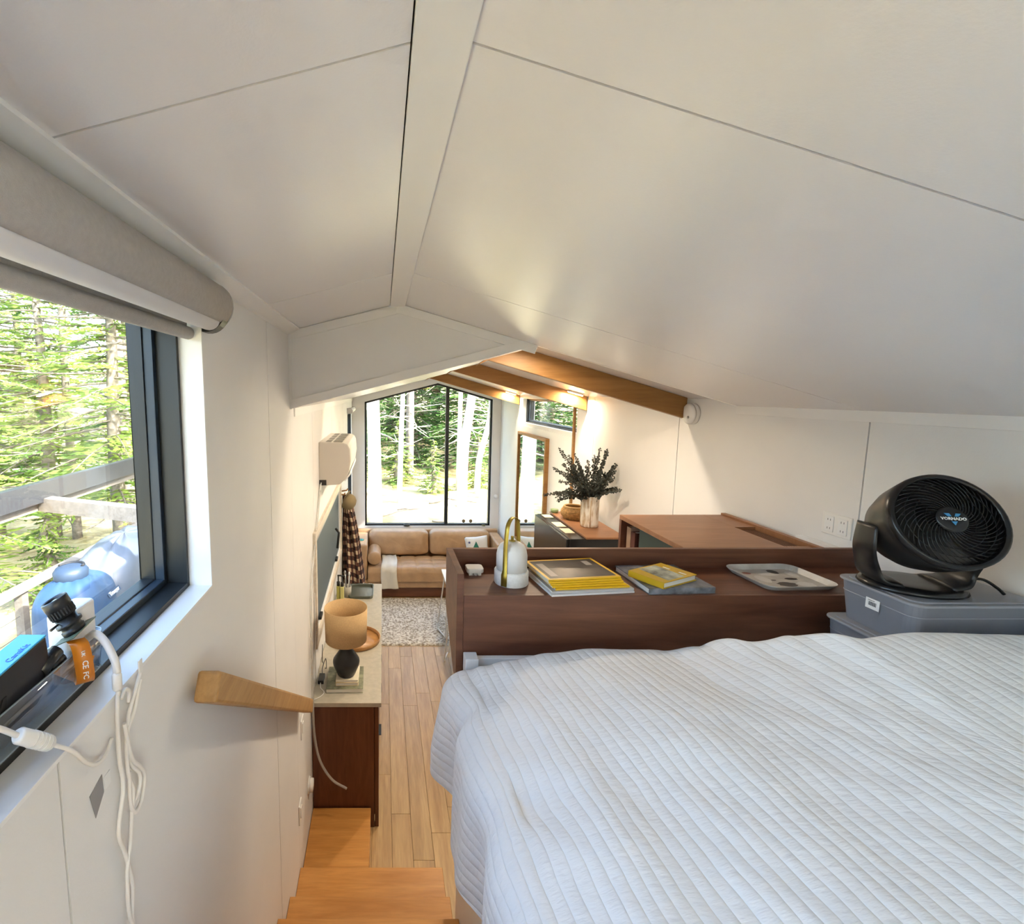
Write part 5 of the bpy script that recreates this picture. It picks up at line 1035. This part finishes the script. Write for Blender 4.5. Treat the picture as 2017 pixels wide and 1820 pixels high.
lft = [(-5.6, 10.3, 'light1', 0.95, 'nearest of the trees outside the stair window'), (-8.6, 12.6, 'light2', 1.05, 'second nearest outside the stair window'), (-6.6, 7.2, 'light2', 0.9, 'left edge of the view through the stair window'), (-10.8, 13.5, 'light1', 1.1, 'middle distance beyond the stair window railing'), (-9.0, 17.5, 'light1', 1.15, 'behind the nearest trees outside the stair window'), (-13.5, 18.5, 'light2', 1.2, 'near the lake shore outside the stair window'), (-10.5, 9.2, 'light1', 1.0, 'left of the pergola post outside the stair window')]
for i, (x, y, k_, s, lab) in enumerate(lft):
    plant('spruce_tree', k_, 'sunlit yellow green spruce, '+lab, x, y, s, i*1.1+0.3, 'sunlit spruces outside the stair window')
for i, (x, y, s, lab) in enumerate([(1.7, 16.5, 0.9, 'left of the leaning pale trunk'), (3.4, 17.5, 1.0, 'right of the leaning pale trunk'), (0.6, 18.5, 1.2, 'beyond the thin pale trunk'), (4.6, 18.8, 1.1, 'at the right edge of the gable window'), (-6.0, 8.6, 0.9, 'below the pergola outside the stair window')]):
    plant('young_spruce', 'young', 'small bright green young spruce '+lab, x, y, s, i*2.0, 'young spruces', 'shrub')
for i, (x, y, k_, s) in enumerate([(5.0, 3.6, 'dark1', 1.2), (6.8, 1.6, 'dark2', 1.5), (5.6, 6.0, 'dark2', 1.2), (7.5, 9.0, 'dark1', 1.2)]):
    plant('spruce_tree', k_, 'dark spruce beside the house on the right, %s' % ('nearest the high window', 'rearmost', 'second from the gable end', 'past the gable end')[i], x, y, s, i*1.9+0.7, 'dark spruces right of the house')
def pale_trunk(label, pts, r0, r1, nb, seed, m=BIRCH):
    rn = random.Random(seed); x, y, z_ = pts[0]; t = thing('pale_trunk', label, 'tree', (x, y, gz(x, y)-0.1), group='pale trunks outside the gable window')
    P_ = [Vector((a, b, gz(x, y)-0.15 if i == 0 else c)) for i, (a, b, c) in enumerate(pts)]; sp = spline(P_, 6); n_ = len(sp)
    MB().tube(sp, [lerp(r0, r1, i/(n_-1)) for i in range(n_)], 12).build('trunk', m, t)
    mb = MB()
    for k in range(nb):
        p0 = sp[int(rn.uniform(0.30, 0.95)*(n_-1))]; an = rn.uniform(0, 2*PI); L_ = rn.uniform(0.5, 1.6); d = Vector((math.cos(an), math.sin(an), rn.uniform(-0.25, 0.15)))
        p1 = p0+d*L_*0.5+Vector((0, 0, rn.uniform(-0.1, 0.1))); p2 = p0+d*L_+Vector((0, 0, rn.uniform(-0.3, 0.2)))
        mb.tube([p0, p1, p2], [0.018, 0.012, 0.005], 4)
        mb.tube([p1, p1+Vector((rn.uniform(-0.4, 0.4), rn.uniform(-0.4, 0.4), rn.uniform(-0.2, 0.3)))], [0.008, 0.003], 3)
    mb.build('dead_branches', m, t)
pale_trunk('thickest pale trunk at the left side of the gable window', [(-0.20, 13.0, -3.3), (-0.24, 13.0, -1.0), (-0.36, 13.1, 3.5), (-0.4, 13.1, 7)], 0.20, 0.12, 14, 1)
pale_trunk('thin pale trunk left of centre in the gable window', [(0.50, 15.0, -3.3), (0.55, 15.0, -1.5), (0.62, 15.1, 1.0), (0.60, 15.2, 5)], 0.085, 0.05, 26, 2)
pale_trunk('grey trunk just behind the thin pale trunk', [(1.02, 19.0, -3.2), (1.05, 19.0, 0.0), (1.1, 19.0, 6)], 0.17, 0.12, 12, 3, BARK)
pale_trunk('leaning pale trunk right of the gable window mullion', [(2.36, 14.6, -3.3), (2.42, 14.6, -1.6), (2.66, 14.7, 0.4), (2.85, 14.8, 5)], 0.155, 0.10, 22, 4)
pale_trunk('slender pale trunk between mullion and leaning trunk', [(2.62, 17.0, -3.3), (2.66, 17.0, 0.5), (2.72, 17.0, 6)], 0.085, 0.06, 16, 5)
pale_trunk('crooked pale trunk at the right edge of the gable window', [(3.18, 16.5, -3.3), (3.25, 16.5, -2.2), (3.55, 16.5, -0.9), (3.62, 16.5, 0.6), (3.7, 16.5, 5)], 0.11, 0.07, 16, 6)
pale_trunk('mossy grey trunk right of the covered grill outside the stair window', [(-6.6, 12.6, -4), (-6.62, 12.6, -1), (-6.7, 12.6, 4)], 0.16, 0.11, 18, 7, BARK)
pale_trunk('twin stemmed grey trunk left of the covered grill', [(-8.0, 12.6, -4), (-8.02, 12.6, -1), (-7.95, 12.6, 4)], 0.12, 0.08, 18, 8, BARK)
# fallen sticks on the forest floor
rn = random.Random(5)
ORD = ('nearest', 'second nearest', 'third nearest', 'fourth nearest', 'fifth nearest', 'fifth farthest', 'fourth farthest', 'third farthest', 'second farthest', 'farthest')
for k in range(10):
    x, y = rn.uniform(-0.6, 2.8), 9.9+k*0.62; an = rn.uniform(-0.5, 0.9); L_ = rn.uniform(0.5, 1.8)
    pts = [Vector((x+math.cos(an)*L_*i/4+rn.uniform(-0.05, 0.05), y+math.sin(an)*L_*i/4+rn.uniform(-0.05, 0.05), 0)) for i in range(5)]
    for p in pts: p.z = gz(p.x, p.y)+0.02
    tag(MB().tube(pts, [0.022, 0.02, 0.017, 0.012, 0.006], 5).build('fallen_stick', BARK), '%s thin fallen stick on the sunny ground outside the gable window' % ORD[k], 'stick', 'fallen sticks')
# ---------------------------------------------------------------- clutter on the stair window ledge
TZ = -0.5305
TRY = thing('clear_tray', 'clear acrylic tray of gadgets on the stair window ledge', 'tray', (-0.574, 0.56, TZ))
acr = glass('clear_acrylic', (0.93, 0.97, 1.0), 0.35, 0.02, 0.05, (0.6, 0.75, 0.9))
A_, B_ = rrect(-0.600, -0.550, 0.16, 0.922, 0.022), rrect(-0.604, -0.546, 0.155, 0.928, 0.024); n = len(A_)
MB().add([(x, y, TZ) for x, y in A_]+[(x, y, TZ+0.072) for x, y in B_], [[j, (j+1) % n, n+(j+1) % n, n+j] for j in range(n)]+[list(range(n))[::-1]], True).build('basin', acr, TRY, solid=0.002)
rimm = mat('acrylic_edge', (0.62, 0.76, 0.88), 0.1, trans=0.5)
for zz, P_ in ((TZ+0.072, B_), (TZ+0.0015, A_)): MB().tube([(x, y, zz) for x, y in P_]+[(*P_[0], zz)], 0.0016, 6, cap=False).build('rim', rimm, TRY)
WBX = thing('white_adapter', 'white rounded power adapter standing in the clear tray', 'adapter', (-0.577, 0.88, TZ+0.004))
MB().prism(rrect(-0.5985, -0.5555, 0.832, 0.916, 0.010), TZ+0.004, -0.392, 'z').build('body', 'whiteplastic', WBX, bevel=0.006, seg=3)
box('label', 'paper', -0.5553, -0.5549, 0.85, 0.90, -0.50, -0.45, WBX)
BB = thing('gadget_box', 'black gadget box with sky reflection painted blue on its lid in the clear tray', 'box', (-0.576, 0.70, TZ+0.004), (0.10, 0, 0)); BASE[BB.name] = (0, 0, 0)
MB().box(-0.021, 0.021, -0.085, 0.085, 0.012, 0.120).build('body', 'blackplastic', BB, local=True, bevel=0.003)
MB().box(-0.0215, 0.0215, -0.02, 0.085, 0.1202, 0.1235).build('lid', mat('sky_reflection_lid', (0.05, 0.42, 0.72), 0.3), BB, local=True, bevel=0.001)  # bright cyan is the sky's reflection put into the lid colour
MB().box(-0.0215, 0.0215, -0.085, -0.021, 0.1202, 0.1215).build('wrap', mat('blue_film', (0.03, 0.25, 0.60), 0.25, bump=0.4, bscale=60), BB, local=True)
text_mb('CanaKit', 0.014, Matrix.Translation((0.011, 0.035, 0.1237)) @ Matrix.Rotation(PI/2, 4, 'Z'), 0.0003).build('lettering', mat('royal_blue_print', (0.01, 0.08, 0.45), 0.4), BB, local=True)
MB().prism([(-0.05, 0.02), (-0.02, 0.085), (-0.012, 0.085), (-0.03, 0.02)], 0.0212, 0.0225, 'x').build('strap', 'rubber', BB, local=True)
CMO = thing('camera_board', 'bare camera board with black zoom lens and orange ribbon on the tray', 'camera', (-0.555, 0.835, -0.46))
nz_ = Vector((-0.42, -0.15, 0.89)).normalized(); bo = Vector((-0.552, 0.842, -0.424)); bmx = frame3(bo, (0.0, 1, 0.12), (0.9, 0, 0.42)); nz_ = Vector((bmx[0][2], bmx[1][2], bmx[2][2]))
if nz_.z < 0: bmx = frame3(bo, (0, 1, 0.12), (-0.9, 0, -0.42))
MB().box(-0.034, 0.034, -0.021, 0.021, -0.0016, 0.0, bmx).build('circuit_board', mat('board_green', (0.12, 0.15, 0.10), 0.45, var=0.3, vscale=200), CMO)
rn = random.Random(4)
for k in range(16):
    x, y = rn.uniform(-0.030, 0.028), rn.uniform(-0.019, 0.017); MB().box(x, x+rn.uniform(0.002, 0.006), y, y+rn.uniform(0.002, 0.004), -0.0034, -0.0017, bmx).build('chip', 'blackmatte' if k % 3 else 'aluminium', CMO)
lb = mat('lens_black', (0.012, 0.012, 0.013), 0.35)
MB().lathe([(0.0, 0.0003), (0.019, 0.0003), (0.0195, 0.008), (0.017, 0.009), (0.0165, 0.016), (0.0215, 0.0165), (0.0215, 0.0215), (0.0175, 0.022), (0.0175, 0.034)], (0, 0, 0), 32, bmx).build('lens_mount', lb, CMO)
MB().lathe([(0.0175, 0.034), (0.0205, 0.0345), (0.0205, 0.052), (0.0215, 0.053), (0.0215, 0.068), (0.0195, 0.070), (0.0175, 0.068), (0.0165, 0.060), (0.0, 0.059)], (0, 0, 0), 32, bmx).build('lens_barrel', lb, CMO)
MB().lathe([(0.0, 0.0595), (0.0163, 0.0605), (0.012, 0.0655), (0.0, 0.068)], (0, 0, 0), 24, bmx).build('front_glass', mat('lens_glass', (0.5, 0.55, 0.55), 0.03, coat=1.0), CMO)
for k in range(26):
    a_ = 2*PI*k/26; MB().box(0.0205, 0.0214, -0.0011, 0.0011, 0.038, 0.050, bmx @ Matrix.Rotation(a_, 4, 'Z')).build('grip_rib', 'rubber', CMO)
for a_, h_ in ((0.3, 0.036), (2.9, 0.028)):
    mm = bmx @ Matrix.Rotation(a_, 4, 'Z'); MB().tube([mm @ Vector((0.018, 0, h_)), mm @ Vector((0.034, 0, h_))], [0.0018, 0.0024], 8).build('lock_screw', lb, CMO)
text_mb('Raspberry Pi', 0.0062, bmx @ Matrix.Rotation(0.25, 4, 'Z') @ Matrix.Translation((0.0198, 0, 0.0042)) @ frame3((0, 0, 0), (0, 1, 0), (0, 0, 1)), 0.0001).build('lens_lettering', 'white', CMO)
rib = [(-0.540, 0.822, -0.430), (-0.528, 0.815, -0.436), (-0.522, 0.811, -0.455), (-0.520, 0.811, -0.478), (-0.522, 0.815, -0.498), (-0.530, 0.824, -0.512), (-0.540, 0.836, -0.510), (-0.5445, 0.846, -0.496), (-0.543, 0.852, -0.48)]
rs = spline(rib, 5); vs = []
for p in rs: vs += [p+Vector((0.0118, 0.0076, 0)), p-Vector((0.0118, 0.0076, 0))]
MB().add(vs, [[2*i, 2*i+1, 2*i+3, 2*i+2] for i in range(len(rs)-1)], True).build('ribbon_cable', mat('orange_polyimide', (0.62, 0.20, 0.012), 0.3), CMO, solid=0.0004)
for txt, sz, zz, xx in (('UK', 0.0075, -0.450, -0.5205), ('CE', 0.0125, -0.470, -0.5182), ('FC', 0.0115, -0.490, -0.5185)):
    text_mb(txt, sz, frame3((xx, 0.8105, zz), (0, 0, -1), (0.84, 0.54, 0)), 0.0002, 0.0002).build('ribbon_print', 'white', CMO)
for nm, P_, r_, lab in (('black_plug', [(-0.560, 0.795, -0.44), (-0.565, 0.770, -0.452)], 0.013, None),):
    BP = thing('braided_cable', 'thick black braided cable with plug lying across the tray', 'cable', (-0.57, 0.72, -0.50))
    MB().tube([(-0.558, 0.800, -0.438), (-0.564, 0.760, -0.455)], [0.012, 0.013], 12).build('plug', 'blackplastic', BP)
    MB().tube(spline([(-0.564, 0.760, -0.455), (-0.572, 0.72, -0.465), (-0.570, 0.66, -0.462), (-0.565, 0.60, -0.49), (-0.575, 0.52, -0.515)]), 0.0085, 10).build('cord', mat('black_braid', (0.012, 0.013, 0.016), 0.7, bump=0.8, bscale=500), BP)
    MB().tube([(-0.5715, 0.69, -0.4635), (-0.5712, 0.682, -0.4632)], 0.0095, 12).build('tie', 'whiteplastic', BP)
PBG = thing('plastic_bag', 'crumpled clear plastic bag lying in the acrylic tray', 'bag', (-0.575, 0.5, TZ+0.004))
def bag(u, v):
    x, y = lerp(-0.594, -0.556, u), lerp(0.36, 0.66, v); k_ = math.sin(PI*u)*math.sin(PI*v)
    return (x, y, TZ+0.004+0.05*k_**0.5+0.012*mnoise.noise(Vector((x*120, y*50, 3)))*k_)
MB().grid(bag, 14, 40, smooth=False).build('film', glass('bag_film', (0.80, 0.92, 1.0), 0.6, 0.05, 0.12, (0.5, 0.7, 0.95)), PBG)
BC2 = thing('usb_cable', 'black cable coiled at the near end of the acrylic tray', 'cable', (-0.57, 0.66, TZ+0.01))
MB().tube(spline([(-0.562, 0.795, -0.462), (-0.566, 0.74, -0.49), (-0.57, 0.68, -0.485), (-0.572, 0.62, -0.472), (-0.566, 0.56, -0.462), (-0.57, 0.48, -0.47)]), 0.006, 10).build('cord', bpy.data.materials['black_braid'], BC2)
MB().tube([(-0.560, 0.812, -0.456), (-0.562, 0.785, -0.466)], 0.010, 12).build('plug', 'blackplastic', BC2)
# white cables: over the ledge and down the wall
cb = mat('white_cable_sheath', (0.80, 0.77, 0.73), 0.4)
UC = thing('ferrite_cable', 'white cable with ribbed ferrite core hanging over the ledge', 'cable', (-0.49, 0.66, -0.60))
MB().tube(spline([(-0.545, 0.50, -0.395), (-0.527, 0.600, -0.435), (-0.51, 0.645, -0.482)]), 0.0040, 8).tube(spline([(-0.499, 0.678, -0.517), (-0.481, 0.705, -0.551), (-0.478, 0.73, -0.59), (-0.477, 0.755, -0.614), (-0.476, 0.78, -0.618), (-0.478, 0.806, -0.605)]), 0.0032, 8).build('cord', cb, UC)
fa, fb = Vector((-0.512, 0.640, -0.476)), Vector((-0.497, 0.683, -0.522)); dq = (fb-fa).normalized()
MB().tube([fa, fa+dq*0.004, fa.lerp(fb, 0.5), fb-dq*0.004, fb], [0.0085, 0.0112, 0.0115, 0.0112, 0.0085], 18).build('ferrite_core', 'whiteplastic', UC)
for k in range(5):
    p = fa.lerp(fb, 0.42+0.11*k); MB().tube([p-dq*0.0008, p+dq*0.0008], 0.0121, 18).build('ridge', 'whiteplastic', UC)
VCb = thing('white_cable_bundle', 'bundle of white cables looping down the left wall under the ledge', 'cable', (-0.478, 0.82, -1.2))
def wallcable(P_, r): MB().tube(spline([(x+r*0.4, y, z_) for x, y, z_ in P_], 7), r*1.35, 8).build('cord', cb, VCb)
wallcable([(-0.550, 0.868, -0.452), (-0.530, 0.862, -0.440), (-0.505, 0.850, -0.452), (-0.484, 0.838, -0.480), (-0.480, 0.835, -0.500)], 0.0052)
MB().tube([(-0.480, 0.835, -0.498), (-0.4785, 0.834, -0.503), (-0.478, 0.833, -0.528), (-0.478, 0.832, -0.532)], [0.006, 0.0085, 0.0085, 0.006], 12).build('connector', 'whiteplastic', VCb)
wallcable([(-0.478, 0.832, -0.532), (-0.479, 0.826, -0.58), (-0.479, 0.824, -0.66), (-0.478, 0.828, -0.72), (-0.479, 0.806, -0.79), (-0.479, 0.822, -0.85), (-0.479, 0.838, -0.93), (-0.479, 0.830, -1.00), (-0.479, 0.842, -1.08), (-0.479, 0.848, -1.18)], 0.0030)
wallcable([(-0.474, 0.905, -0.542), (-0.475, 0.882, -0.570), (-0.477, 0.860, -0.600), (-0.477, 0.850, -0.66), (-0.476, 0.858, -0.70), (-0.474, 0.880, -0.735), (-0.474, 0.872, -0.765), (-0.476, 0.845, -0.775)], 0.0030)
wallcable([(-0.472, 0.900, -0.552), (-0.474, 0.876, -0.60), (-0.475, 0.846, -0.63), (-0.474, 0.840, -0.70), (-0.473, 0.852, -0.745), (-0.473, 0.842, -0.785), (-0.476, 0.836, -0.84), (-0.477, 0.820, -0.89), (-0.477, 0.818, -0.97), (-0.477, 0.836, -1.04), (-0.477, 0.843, -1.18)], 0.0028)
wallcable([(-0.474, 0.838, -0.60), (-0.472, 0.852, -0.68), (-0.470, 0.874, -0.715), (-0.470, 0.890, -0.745), (-0.471, 0.878, -0.785), (-0.472, 0.852, -0.792), (-0.472, 0.838, -0.76), (-0.473, 0.842, -0.70)], 0.0028)
wallcable([(-0.476, 0.838, -0.552), (-0.477, 0.854, -0.544), (-0.477, 0.866, -0.556), (-0.477, 0.862, -0.575)], 0.0026)
MB().box(-0.4745, -0.4715, 0.900, 0.914, -0.545, -0.515).build('flat_plug', 'whiteplastic', VCb, bevel=0.001)
TP = thing('tape_patch', 'grey square of tape stuck crooked on the left wall', 'tape', (XL, 0.765, -0.71))
MB().add([(XL+0.0012, y, z_) for y, z_ in ((0.745, -0.665), (0.782, -0.655), (0.784, -0.69), (0.757, -0.715))]+[(XL+0.0002, y, z_) for y, z_ in ((0.745, -0.665), (0.782, -0.655), (0.784, -0.69), (0.757, -0.715))], [[0, 1, 2, 3], [7, 6, 5, 4], [0, 4, 5, 1], [1, 5, 6, 2], [2, 6, 7, 3], [3, 7, 4, 0]]).build('tape', mat('grey_tape', (0.30, 0.29, 0.29), 0.6), TP)
MB().box(XL+0.0002, XL+0.0012, 0.787, 0.806, -0.69, -0.665).build('tape_end', 'white', TP)
# ---------------------------------------------------------------- added fill lamp: unseen globe on the wall behind the bed
GL = thing('added_fill_globe', 'added unseen fill lamp, round white glass globe on the wall behind the bed', 'lamp', (0.05, Y0, -0.15))
MB().lathe([(0.0, 0.0), (0.06, 0.0), (0.06, 0.02), (0.02, 0.025), (0.02, 0.07), (0.0, 0.07)], (0.05, Y0, 0.05), 24, Matrix.Rotation(-PI/2, 4, 'X')).build('wall_plate', 'brass', GL)
mb = MB(); mb.lathe([(0.11*math.sin(PI*i/16), -0.11*math.cos(PI*i/16)) for i in range(17)], (0.05, Y0+0.18, 0.05), 28); mb.build('globe', emit('fill_globe_glow', (1.0, 0.92, 0.82), 2.0), GL)
l = bpy.data.lights.new('globe', 'POINT'); l.shadow_soft_size = 0.12; l.energy = 3; l.color = (1.0, 0.93, 0.84)
o = bpy.data.objects.new('fill_globe_light', l); COL.objects.link(o); o.parent = GL; o.location = (0.0, 0.18, 0.20)
